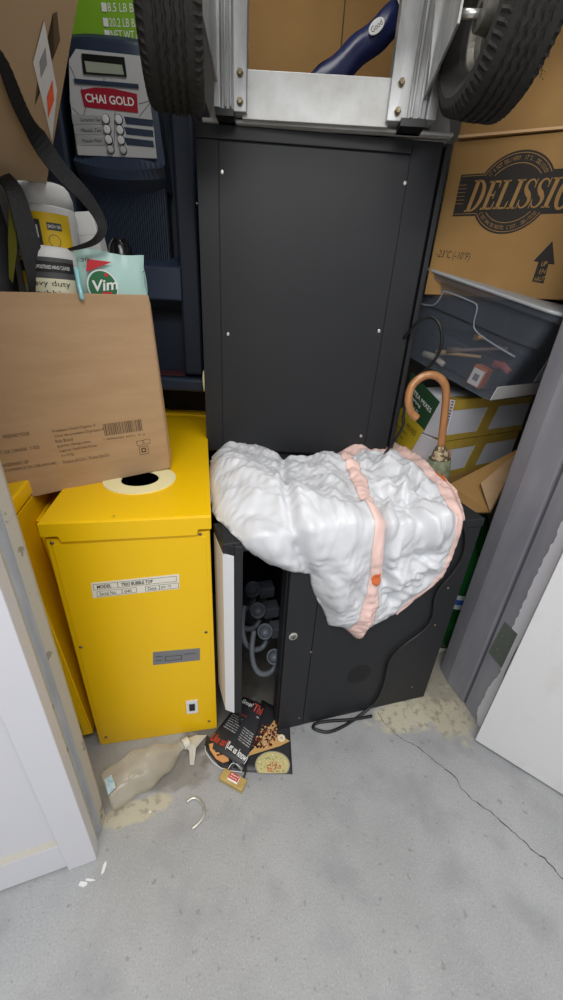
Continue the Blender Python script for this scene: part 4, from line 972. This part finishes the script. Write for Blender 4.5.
# cable loop beside the tall cabinet
cpts = [(404, 338, 1.42), (418, 322, 1.36), (430, 317, 1.33), (438, 322, 1.31), (442, 335, 1.30), (440, 350, 1.30), (431, 365, 1.32), (418, 376, 1.35), (408, 388, 1.36), (404, 410, 1.37), (403, 425, 1.36), (395, 440, 1.36), (386, 452, 1.37), (380, 462, 1.38)]
tag(MB().tube(smoothpts([atY(*p) for p in cpts], 6), .0048, 12).build('power_cable', CORD, None, smooth=True), 'black cable looping out between tall black cabinet and clear tote', 'cable')
# long cord over the low cabinet
pts = []
for (x, y) in ((455, 510), (461, 521), (466, 536), (463, 556), (452, 574), (440, 588), (435, 600), (433, 616), (424, 630), (403, 646), (390, 660), (385, 680), (379, 696), (371, 706)):
    p = LFm.hit(x, y, 1, -.007); p.z = min(p.z, LH+.006)
    pts.append(LFm.wld(p))
for (x, y) in ((358, 717), (342, 727), (328, 732), (317, 730), (313, 727), (317, 723), (330, 721), (352, 719.5)):
    pts.append(atZ(x, y, .006))
pts.append(atZ(372, 716, .006))
tag(MB().tube(smoothpts(pts, 6), .0052, 12).build('extension_cable', CORD, None, smooth=True), 'long black power cord hanging down the low black cabinet onto the floor', 'cable')

# green bottles behind the jamb
for i, (x, y, Y, lab) in enumerate(((463, 600, 1.20, 'green plastic bottle with white and blue label between cabinet and jamb'), (476, 560, 1.36, 'green bottle standing behind the labelled green bottle by jamb'))):
    p = atY(x, y, Y); F = Frame((p.x-.005, Y+.07, 0), 0)
    g = thing('drink_bottle', lab, 'bottle', F)
    GB = mat('green_bottle_plastic', '#1b5a2b', .2, col2='#17491f', scale=10)
    zt_ = F.hit(482, 534, 1, 0).z if i == 0 else .62
    MB().lathe([(.055, 0), (.068, .01), (.068, .16), (.065, .17), (.068, .18), (.068, zt_-.16), (.04, zt_-.08), (.018, zt_-.03), (.016, zt_-.025)], 32).build('bottle_body', GB, g, smooth=True)
    MB().lathe([(.018, zt_-.028), (.018, zt_), (0, zt_)], 20).build('cap', WHITE, g)
    if i == 0:
        zl = F.hit(463, 600, 1, -.05).z
        l = wrap('label', .068, -1.6, 1.2, zl-.035, zl+.035, mat('bottle_label_white', '#ced5da', .4), g, off=.001); wrap('blue_band', .068, -1.5, 1.1, zl-.012, zl+.014, mat('bottle_label_blue', '#3c62b4', .4), l, off=.0016)
p = atZ(444, 655, 0)
tag(MB().box((0, 0, 0), (.05, .07, .018)).build('white_block', mat('offwhite_block', '#c9c4b6', .7), None, bevel=.003, fr=Frame((p.x-.03, p.y, .0), 20)), 'small off-white block on floor behind the low cabinet corner', 'block')
# cream foot pad on the flank of the tall cabinet
c = TFm.loc(atY(205, 381, 1.42)); MB().lathe([(.0, -.010), (.018, -.008), (.020, 0), (0, .0)], 24, Matrix.Translation((.0, .03, c.z)) @ Matrix.Rotation(math.radians(90), 4, 'Y') @ Matrix.Diagonal((2.0, 1, 1, 1))).build('foot_pad', CREAM, tall, smooth=True)

# ================================================================ WHITE PLASTIC BAG
def bag_uv(x, y):
    p = LFm.hit(x, y, 2, LH)
    if p.y >= 0: return Vector((p.x, p.y))
    p = LFm.hit(x, y, 1, 0); return Vector((p.x, p.z-LH))
outl = [(208, 472), (212, 457), (222, 448), (240, 444), (262, 446), (272, 453), (284, 462), (300, 462), (318, 459), (335, 458), (342, 453), (362, 450), (395, 449), (410, 456), (427, 468), (441, 483), (455, 495), (462, 512), (461, 522), (452, 547), (441, 572), (432, 583), (410, 597), (390, 612), (372, 622), (355, 637), (343, 627), (328, 624), (321, 606), (312, 588), (309, 573), (290, 571), (270, 564), (245, 549), (228, 531), (213, 516), (207, 490)]
OUT = [bag_uv(*p) for p in outl]
def dens(pl, step=.012, closed=True):
    o = []; n = len(pl)
    for i in range(n if closed else n-1):
        a, b2 = pl[i], pl[(i+1) % n]; k = max(1, int((b2-a).length/step))
        for j in range(k): o.append(a.lerp(b2, j/k))
    return o
OUTD = dens(OUT, .010)
OUTD = [p+Vector((noise.noise(Vector((p.x*40, p.y*40, 0))), noise.noise(Vector((p.x*40, p.y*40, 5)))))*.004 for p in OUTD]
def inside(p, poly):
    c = False; n = len(poly); j = n-1
    for i in range(n):
        a, b2 = poly[i], poly[j]
        if (a.y > p.y) != (b2.y > p.y) and p.x < (b2.x-a.x)*(p.y-a.y)/(b2.y-a.y)+a.x: c = not c
        j = i
    return c
def dist(p, poly, closed=True):
    best = 9
    n = len(poly)
    for i in range(n if closed else n-1):
        a, b2 = poly[i], poly[(i+1) % n]; d_ = b2-a; L2 = d_.length_squared
        t_ = 0 if L2 == 0 else max(0, min(1, (p-a).dot(d_)/L2)); q_ = (p-a-d_*t_).length
        if q_ < best: best = q_
    return best
NEARC = [bag_uv(*p) for p in ((343, 466), (356, 495), (368, 530), (367, 565), (360, 605), (352, 632))]
FARC = [bag_uv(*p) for p in ((340, 460), (364, 455), (393, 454), (412, 465), (432, 484), (448, 500), (455, 517), (447, 545), (438, 573), (425, 588), (392, 608))]
MOUTH = [bag_uv(*p) for p in ((348, 463), (365, 458), (392, 460), (414, 474), (438, 497), (447, 517), (440, 548), (430, 575), (405, 592), (372, 612), (368, 590), (374, 555), (374, 525), (362, 490))]
def ridged(p, s, seed): 
    v = noise.noise(Vector((p.x*s, p.y*s, seed))); return 1-abs(v)*2.2
WAVES = []
for (f_, am_, n_) in ((6, .009, 2), (11, .0075, 3), (21, .0045, 4), (42, .0022, 4)):
    for _ in range(n_): t_ = random.uniform(0, 6.28); WAVES.append((math.cos(t_), math.sin(t_), f_*random.uniform(.8, 1.2), am_))
def tri(v): v -= math.floor(v); return 1-abs(2*v-1)
def crumple(p):
    q_ = p + Vector((noise.noise(Vector((p.x*6, p.y*6, 3))), noise.noise(Vector((p.x*6, p.y*6, 9)))))*.05
    a = 0
    for (dx, dy, f, am) in WAVES:
        t_ = (q_.x*dx+q_.y*dy)*f; t_ = t_-math.floor(t_); a += am*(1-abs(2*t_-1)*1.0)*(.35+.65*max(0, min(1, .5+1.5*noise.noise(Vector((p.x*8+dx*9, p.y*8+dy*5, f))))))
    return a + ridged(q_, 13, 2)*.004
LOBE = [bag_uv(*p) for p in ((225, 480), (265, 505), (300, 520))]
MID = [bag_uv(*p) for p in ((322, 470), (335, 520), (335, 590))]
VAL = [bag_uv(*p) for p in ((283, 462), (281, 495), (290, 535), (307, 572))]
VAL2 = [bag_uv(*p) for p in ((352, 470), (362, 500), (378, 530), (380, 575))]
def hgt(p):
    d_ = dist(p, OUT); e = 1-math.exp(-d_/.022)
    h = .018*e + crumple(p)*e*.95
    dl = dist(p, LOBE, False); h += .055*math.exp(-(dl/.075)**2)*e
    dm = dist(p, MID, False); h += .030*math.exp(-(dm/.045)**2)*e
    if inside(p, MOUTH):
        dm = dist(p, MOUTH); k = min(1, dm/.05)
        w_ = p + Vector((noise.noise(Vector((p.x*7, p.y*7, 21))), noise.noise(Vector((p.x*7, p.y*7, 27)))))*.06
        h += k*(-.040*e + .034*tri(w_.x*5.5+w_.y*3+.2) + .022*tri(w_.x*-6+w_.y*9) + .015*tri(w_.x*15-w_.y*7) + .007*tri(w_.x*9+w_.y*28))
    h += .014*math.exp(-(dist(p, NEARC, False)/.022)**2)*e + .012*math.exp(-(dist(p, FARC, False)/.02)**2)*e
    h -= .026*math.exp(-(dist(p, VAL, False)/.014)**2)*e + .030*math.exp(-(dist(p, VAL2, False)/.010)**2)*e*inside(p, MOUTH)
    return max(.003, h)
def bag_pt(p, off=0):
    h = hgt(p)+off
    v = p.y; k = max(0, min(1, (v+.05)/.09)); k = k*k*(3-2*k)
    ang_ = math.radians(90*k); n_ = Vector((0, -math.cos(ang_), math.sin(ang_)))
    b_ = Vector((p.x, v, LH)) if v >= 0 else Vector((p.x, 0, LH+v))
    return b_ + n_*h
def sheet(name, poly, m, parent, step=.0052, off=0, thick=0.0012):
    xs = [p.x for p in poly]; ys = [p.y for p in poly]; pts_ = list(poly); n0 = len(poly)
    y = min(ys); r = 0
    while y < max(ys):
        x = min(xs)+(step/2 if r % 2 else 0)
        while x < max(xs):
            p = Vector((x+random.uniform(-.15, .15)*step, y+random.uniform(-.15, .15)*step))
            if inside(p, poly) and dist(p, poly) > step*.5: pts_.append(p)
            x += step
        y += step*.87; r += 1
    vs, es, fs, _, _, _ = delaunay_2d_cdt(pts_, [(i, (i+1) % n0) for i in range(n0)], [], 1, 1e-6)
    mb = MB(); V = [mb.bm.verts.new(bag_pt(v, off)) for v in vs]
    for f in fs:
        try: mb.bm.faces.new([V[i] for i in f])
        except ValueError: pass
    o = mb.build(name, m, parent, smooth=True)
    s_ = o.modifiers.new('solid', 'SOLIDIFY'); s_.thickness = thick; s_.offset = -1
    return o
PLA = mat('white_bag_film', '#e3e5e9', .33, sss=.0, bump=.3, bscale=40)
nb_ = PLA.node_tree; bs = nb_.nodes['Principled BSDF']
rn = nb_.nodes.new('ShaderNodeTexNoise'); rn.noise_type = 'RIDGED_MULTIFRACTAL'; rn.inputs['Scale'].default_value = 9; rn.inputs['Detail'].default_value = 5; rn.inputs['Distortion'].default_value = .5
tcb = nb_.nodes.new('ShaderNodeTexCoord'); nb_.links.new(tcb.outputs['Object'], rn.inputs['Vector'])
bb_ = nb_.nodes.new('ShaderNodeBump'); bb_.inputs['Strength'].default_value = .8; bb_.inputs['Distance'].default_value = .010; nb_.links.new(rn.outputs[0], bb_.inputs['Height'])
old = [n for n in nb_.nodes if n.type == 'BUMP' and n != bb_][0]; old.inputs['Strength'].default_value = .1; nb_.links.new(bb_.outputs[0], old.inputs['Normal'])
tr = nb_.nodes.new('ShaderNodeBsdfTranslucent'); tr.inputs[0].default_value = lin('#f4f5f6'); mx = nb_.nodes.new('ShaderNodeMixShader'); mx.inputs[0].default_value = .12
nb_.links.new(bs.outputs[0], mx.inputs[1]); nb_.links.new(tr.outputs[0], mx.inputs[2]); nb_.links.new(mx.outputs[0], nb_.nodes['Material Output'].inputs[0])
PINK = mat('pink_drawstring_film', '#f2cfc6', .42, bump=.2, bscale=30)
bagt = thing('plastic_bag', 'crumpled white plastic bag with pink drawstring hem draped over the low black cabinet', 'bag', LFm)
sheet('bag_film', OUTD, PLA, bagt)
far = [(335, 457), (342, 452.5), (362, 449.5), (395, 448.5), (411, 455.5), (428, 467), (442, 481), (456, 494), (463, 512), (461, 523), (452, 548), (441, 573), (432, 584), (412, 597), (394, 611), (390, 606), (406, 592), (425, 579), (434, 565), (441, 545), (445, 526), (441, 512), (431, 494), (416, 477), (402, 467), (388, 461), (364, 461), (352, 466), (341, 471)]
near = [(337, 466), (346, 463), (355, 477), (365, 495), (373, 520), (375, 545), (373, 565), (370, 590), (366, 612), (356, 637), (344, 627), (350, 612), (356, 590), (361, 565), (361, 540), (357, 515), (348, 492)]
sheet('drawstring_hem', dens([bag_uv(*p) for p in far], .008), PINK, bagt, .006, .0022)
sheet('drawstring_hem', dens([bag_uv(*p) for p in near], .008), PINK, bagt, .006, .0030)
ORG = mat('orange_dot', '#e0713a', .5)
for pl_ in ([(432, 482), (434, 478.5), (438, 478), (443, 482), (448, 488), (444, 491), (438, 490), (434, 487)], [(370, 560), (365, 561), (362, 566), (363, 571), (367, 573), (370, 571)]):
    sheet('handle_dot', dens([bag_uv(*p) for p in pl_], .004), ORG, bagt, .003, .0046)

# ================================================================ THINGS ON THE FLOOR
PB = mat('menu_black', '#2b2b2e', .45, col2='#323236', scale=10)
REDT = mat('menu_red', '#c5402f', .5)
def leaflet(name, label, quad, z, z2=None, curl=0.0):
    q = [atZ(x, y, z) for (x, y) in quad]; o_ = q[0]
    F = Frame((o_.x, o_.y, 0), 0)
    t = thing(name, label, 'leaflet', F, )
    L_ = [p-Vector((o_.x, o_.y, 0)) for p in q]
    return F, t, L_
def lerp4(L_, u, v): return L_[0].lerp(L_[1], u).lerp(L_[3].lerp(L_[2], u), v)
def sheet4(name, L_, m, par, lift, n=10, bend=0.0, off=0.0):
    mb = MB(); g = []
    for i in range(n+1):
        row = []
        for j in range(n+1):
            u, v = i/n, j/n; p = lerp4(L_, u, v); row.append(mb.bm.verts.new((p.x, p.y, p.z+off+lift(u, v))))
        g.append(row)
    for i in range(n):
        for j in range(n): mb.bm.faces.new((g[i][j], g[i+1][j], g[i+1][j+1], g[i][j+1]))
    o = mb.build(name, m, par, smooth=True); s_ = o.modifiers.new('s', 'SOLIDIFY'); s_.thickness = .0008; s_.offset = -1; return o
def blob(mb, L_, u, v, ru, rv, lift, off, n=10, jit=.2):
    pts_ = []
    for k in range(n):
        t_ = 2*math.pi*k/n; uu, vv = u+ru*math.cos(t_)*random.uniform(1-jit, 1), v+rv*math.sin(t_)*random.uniform(1-jit, 1); uu = min(max(uu, 0), 1); vv = min(max(vv, 0), 1)
        p = lerp4(L_, uu, vv); pts_.append((p.x, p.y, p.z+lift(u, v)+off))
    mb.poly(pts_)
# food leaflet underneath, with skewers and pizza
Q = [(243, 772), (292.5, 774.5), (291, 738), (256, 722)]     # bl, br, tr, tl in the photo
Q2 = [(242, 772), (292.5, 774.5), (289, 716), (262, 700)]
F, t, L_ = leaflet('menu_leaflet', 'black leaflet with pizza bowl and skewer photos, under the text menu', Q2, .001)
fl0 = lambda u, v: .002+.004*u*v
sheet4('sheet', L_, PB, t, fl0)
mb = MB(); 
for (u, v) in ((0,0),): pass
def lp(F, x, y, z): p = atZ(x, y, z); return (p.x-F.P.x, p.y-F.P.y, z)
mb.poly([lp(F, *p, .0082) for p in ((245, 757), (257, 745), (277, 716), (276.5, 733), (290, 741), (280, 746))]); sk = mb.build('board_photo', mat('wood_board_print', '#d0a467', .5), t)
cols = [mat('meat_print_%s' % k, c, .5) for k, c in (('brown', '#6b3526'), ('red', '#a6482c'), ('onion', '#d9b98b'), ('dark', '#45231c'))]
for ci, m_ in enumerate(cols):
    mb = MB()
    for k in range(44):
        a_, b2 = random.random(), random.random(); x = 258+a_*19+b2*4-(1-b2)*6; y = 747-b2*22-a_*4+a_*5
        if x > 277: x = 277-random.random()*3
        r = random.uniform(.0025, .005); c = lp(F, x, y, .0086+ci*.0002); mb.poly([(c[0]+r*math.cos(q_)*random.uniform(.7, 1), c[1]+r*math.sin(q_)*random.uniform(.7, 1), c[2]) for q_ in [w_*math.pi/4 for w_ in range(8)]])
    mb.build('food_pieces', m_, sk)
c = lp(F, 281.5, 738, .0094); MB().lathe([(.0125, 0), (0, .0001)], 24, Matrix.Translation(c)).build('dip_cup', mat('cream_print', '#e9e2c8', .5), sk)
c = lp(F, 281.5, 738, .0098); MB().lathe([(.005, 0), (0, .0001)], 16, Matrix.Translation(c)).build('dip_centre', cols[2], sk)
def bowl(rad, m_, z, par, name): 
    pts_ = []
    for k in range(40):
        t_ = math.pi*k/20; x = 272.5+17.5*rad*math.cos(t_); y = 765-14*rad*math.sin(t_); y = min(y, 773.2); pts_.append(lp(F, x, y, z))
    return MB().poly(pts_).build(name, m_, par)
bo = bowl(1, mat('bowl_rim_print', '#9c9a86', .5), .0080, t, 'bowl_photo'); bowl(.93, mat('noodle_print', '#cbbf86', .5), .0083, bo, 'noodles')
for ci, (cc_, nn_, sp) in enumerate((('#e8e2b0', 60, 13), ('#4c7a2f', 34, 13), ('#c9402c', 40, 6.5), ('#e06a4c', 22, 5.5))):
    mb = MB()
    for k in range(nn_):
        t_ = random.random()*6.28; rr_ = math.sqrt(random.random()); x = 272.5+rr_*sp*1.15*math.cos(t_)+(1 if ci > 1 else 0); y = 765-rr_*sp*.85*math.sin(t_)+(2 if ci > 1 else 0)
        if y > 772.5: continue
        r = random.uniform(.0014, .003); c = lp(F, x, y, .0086+ci*.0002); mb.poly([(c[0]+r*math.cos(q_)*random.uniform(.6, 1), c[1]+r*.7*math.sin(q_), c[2]) for q_ in [w_*math.pi/3 for w_ in range(6)]])
    mb.build('topping', mat('topping_%d' % ci, cc_, .5), bo)
# text menu
Q = [(205, 745), (244, 768), (265, 709), (243, 699)]
F, t, L_ = leaflet('menu_leaflet', 'folded black text menu with red and white lettering leaning into cabinet bay', Q, .010)
fl1 = lambda u, v: .012*v+.006*math.sin(math.pi*u)
sheet4('sheet', L_, PB, t, fl1)
def mt_(body, u0, v0, u1, v1, h, m_, name='lettering', par=t, L=L_, f=fl1):
    def P_(u, v): p = lerp4(L, u, v); return Vector((p.x, p.y, p.z+f(u, v)+.0016))
    a, b2 = P_(u0, v0), P_(u1, v1); hv = (P_(u0, v0+h)-a); text(name, body, m_, par, a, b2, a+hv)
mt_('Group?', .10, .86, .55, .85, .10, WTXT); mt_('Thi', .60, .83, .95, .82, .14, REDT)
mt_('we cater parties of all sizes', .08, .79, .92, .75, .04, WTXT)
mt_('family packs', .08, .68, .55, .66, .05, REDT)
for k in range(7): mt_(('chicken biryani tray', 'lamb kofta platter', 'paneer tikka tray', 'garlic naan', 'mixed grill for ten', 'vegetable korma', 'samosa box')[k], .10, .62-.04*k, .48, .60-.04*k, .022, WTXT)
for k in range(6): mt_('rice and salad', .62, .50-.04*k, .95, .48-.04*k, .022, WTXT)
mt_('Like us?', .02, .10, .42, .10, .13, REDT); mt_('(Let us know)', .44, .08, .99, .04, .14, WTXT)
# small folded leaflet with burger
Q = [(221, 768), (241, 772), (243, 765), (206, 744)]
Q = [(204, 748), (222, 769), (242, 772), (244, 765)]
F, t, L_ = leaflet('menu_leaflet', 'crumpled flyer end with burger photo peeking out beside the padlock', [(222, 769), (242, 772), (243, 764), (204, 737)], .004)
L_ = [Vector(lp(F, *p, .004)) for p in ((219, 767), (241, 772), (243, 762), (205, 737))]
L_ = [Vector(lp(F, *p, .004)) for p in ((204, 748), (221, 768), (242, 772), (207, 735))]
sheet4('sheet', L_, PB, t, lambda u, v: .001+.006*math.sin(math.pi*v)*u)
mb = MB(); mb.poly([lp(F, *p, .0135) for p in ((210, 750), (209, 744), (214, 743), (221, 748), (228, 756), (229, 761), (223, 763), (216, 759))]); bb = mb.build('burger_photo', mat('burger_print', '#c98a52', .5, col2='#e0ab6c', scale=200), t)
mb = MB()
for (x, y, r) in ((217, 751, .007), (221, 754, .006), (218, 755, .005), (214, 748, .004)):
    c = lp(F, x, y, .0140); mb.poly([(c[0]+r*math.cos(q_), c[1]+r*.6*math.sin(q_), c[2]) for q_ in [w_*math.pi/5 for w_ in range(10)]])
mb.build('sesame_topping', cols[3], bb)
mb = MB()
for pth_ in (((205, 746), (206, 752), (213, 762), (221, 768)), ((228, 769), (233, 763), (240, 767)), ((221, 768), (232, 771), (242, 772))):
    P3 = [Vector(lp(F, *p, .012)) for p in pth_]; mb.tube(smoothpts(P3, 4), .0011, 6)
mb.build('white_edge', WTXT, t)

# padlock
pA_, pB_, pC_, pD_ = [atZ(x, y, .018) for (x, y) in ((219, 778), (242, 791), (247.5, 777), (223, 766.5))]
ang = math.degrees(math.atan2((pB_-pA_).y, (pB_-pA_).x)); wl_ = (pB_-pA_).length; hl_ = (pD_-pA_).length
PF = Frame((pA_.x, pA_.y, .001), ang)
pk_ = thing('padlock', 'brass padlock with red and white sticker lying in front of the menus', 'padlock', PF)
BR = mat('brushed_brass', '#cdb271', .4, .3, col2='#bfa361', scale=40)
MB().box((0, 0, 0), (wl_, hl_*.98, .018)).build('body', BR, pk_, bevel=.002)
s0 = hl_
MB().tube(smoothpts([(wl_*.80, hl_*.9, .009), (wl_*.80, hl_+.012, .009), (wl_*.72, hl_+.026, .009), (wl_*.5, hl_+.032, .009), (wl_*.28, hl_+.026, .009), (wl_*.2, hl_+.012, .009), (wl_*.2, hl_*.9, .009)], 5), .0032, 12).build('shackle', mat('shackle_steel', '#5a5c60', .3, .8), pk_, smooth=True)
lb = MB().box((wl_*.30, hl_*.22, .018), (wl_*.72, hl_*.92, .0186)).build('sticker', WTXT, pk_)
MB().box((wl_*.30, hl_*.38, .0187), (wl_*.70, hl_*.92, .0190)).build('red_field', REDT, lb)
for k, s_ in enumerate(('Guard', 'Security')):
    a = Vector((wl_*.34, hl_*(.70-.24*k), .0193)); text('lettering', s_, WTXT, lb, a, a+Vector((wl_*.32, 0, 0)), a+Vector((0, hl_*.15, 0)))
# steel hook
hk = [(187, 802.5), (190, 799.5), (195, 798), (200, 801), (204, 808), (203.5, 816), (199, 823), (192, 829)]
tag(MB().tube(smoothpts([atZ(x, y, .0045) for (x, y) in hk], 6), .0034, 14).build('steel_hook', STEEL, None, smooth=True), 'shiny bent steel hook lying alone on the concrete floor', 'hook')

# clear crushed bottle
PET = mat('hazy_clear_plastic', '#ded9cb', .12, alpha=.36, bump=.5, bscale=14, col2='#c4bba6', scale=5)
ax0, ax1 = atZ(106, 792, .05), atZ(186, 741, .035)
BFm = Frame((ax0.x, ax0.y, 0), math.degrees(math.atan2((ax1-ax0).y, (ax1-ax0).x)))
bo_ = thing('plastic_bottle', 'crushed clear plastic bottle lying on floor under the yellow cabinet', 'bottle', BFm)
LLn = (Vector((ax1.x, ax1.y))-Vector((ax0.x, ax0.y))).length
mb = MB(); rings = []; n = 36
prof = [(0, .030), (.004, .042), (.03, .052), (.25, .055), (.45, .056), (.62, .050), (.76, .036), (.86, .020), (.90, .014), (1.0, .014)]
prof = [(f*LLn if f > .03 or True else f, r) for f, r in prof]
sm = smoothpts([Vector((a, r, 0)) for a, r in prof], 4)
for p in sm:
    a_, r = p.x, p.y; ring_ = []
    for k in range(n):
        t_ = 2*math.pi*k/n; cr_ = 1+.27*noise.noise(Vector((a_*22, math.cos(t_)*1.2, math.sin(t_)*1.2)))*(r > .02)+.05*math.sin(3*t_+a_*20)*(r > .02)
        y = r*cr_*math.cos(t_); z = .72*r*cr_*math.sin(t_); zc_ = .72*r*1.0 if r > .02 else .72*r+.016*min(1, 1)
        ring_.append(mb.bm.verts.new((a_, y, max(.001, z+.042*min(1, r/.05) if r > .02 else z+.026))))
    rings.append(ring_)
for j in range(len(rings)-1):
    for k in range(n): mb.bm.faces.new((rings[j][k], rings[j][(k+1) % n], rings[j+1][(k+1) % n], rings[j+1][k]))
mb.bm.faces.new(rings[0][::-1]); mb.build('bottle_body', PET, bo_, smooth=True)
M = Matrix.Translation((LLn*.955, 0, .026)) @ Matrix.Rotation(math.radians(90), 4, 'Y')
MB().lathe([(.0165, 0), (.0165, .004), (.0155, .005), (.0155, .018), (.014, .02), (0, .02)], 24, M).build('cap', mat('milky_cap', '#d4d2c8', .4), bo_, smooth=False)
c = BFm.hit(110, 785, 2, .088)
mb = MB(); mb.prism([(c.x-.012, c.y-.022, .089), (c.x+.010, c.y-.018, .092), (c.x+.012, c.y+.022, .090), (c.x-.008, c.y+.024, .088)], (0, 0, .001)); mb.build('blue_label', mat('pale_blue_label', '#86b4cc', .45, col2='#d0dfe4', scale=90), bo_)
# torn white plastic scrap
mb = MB(); q = [(178, 742), (196, 735), (207, 735), (201, 742), (196, 748), (194, 765), (190, 765), (189, 750), (182, 748)]
pts3 = [atZ(x, y, .012+.008*math.sin(i*2.1)) for i, (x, y) in enumerate(q)]; F = Frame((pts3[0].x, pts3[0].y, 0), 0)
cN = sum((p for p in pts3), Vector())/len(pts3)+Vector((0, 0, .014))
for i in range(len(pts3)): mb.poly([F.loc(pts3[i]), F.loc(pts3[(i+1) % len(pts3)]), F.loc(cN)])
o = mb.build('plastic_scrap', mat('milky_scrap', '#c9c5b8', .35, bump=.4, bscale=40), None, fr=F); s_ = o.modifiers.new('s', 'SOLIDIFY'); s_.thickness = .002
tag(o, 'torn milky plastic scrap on floor between bottle cap and menus', 'scrap')

# repeats share a group
GR = {'vending_cabinet': 'yellow vending cabinets', 'equipment_cabinet': 'black metal cabinets', 'wipes_canister': 'canisters in the supplies box', 'tea_carton': 'white tea cartons in the right-hand pile', 'menu_leaflet': 'menu leaflets on the floor', 'drink_bottle': 'green bottles behind the jamb', 'hand_tool': 'tools inside the tote'}
for o in C.objects:
    k = o.name.split('.')[0]
    if o.parent is None and k in GR: o['group'] = GR[k]
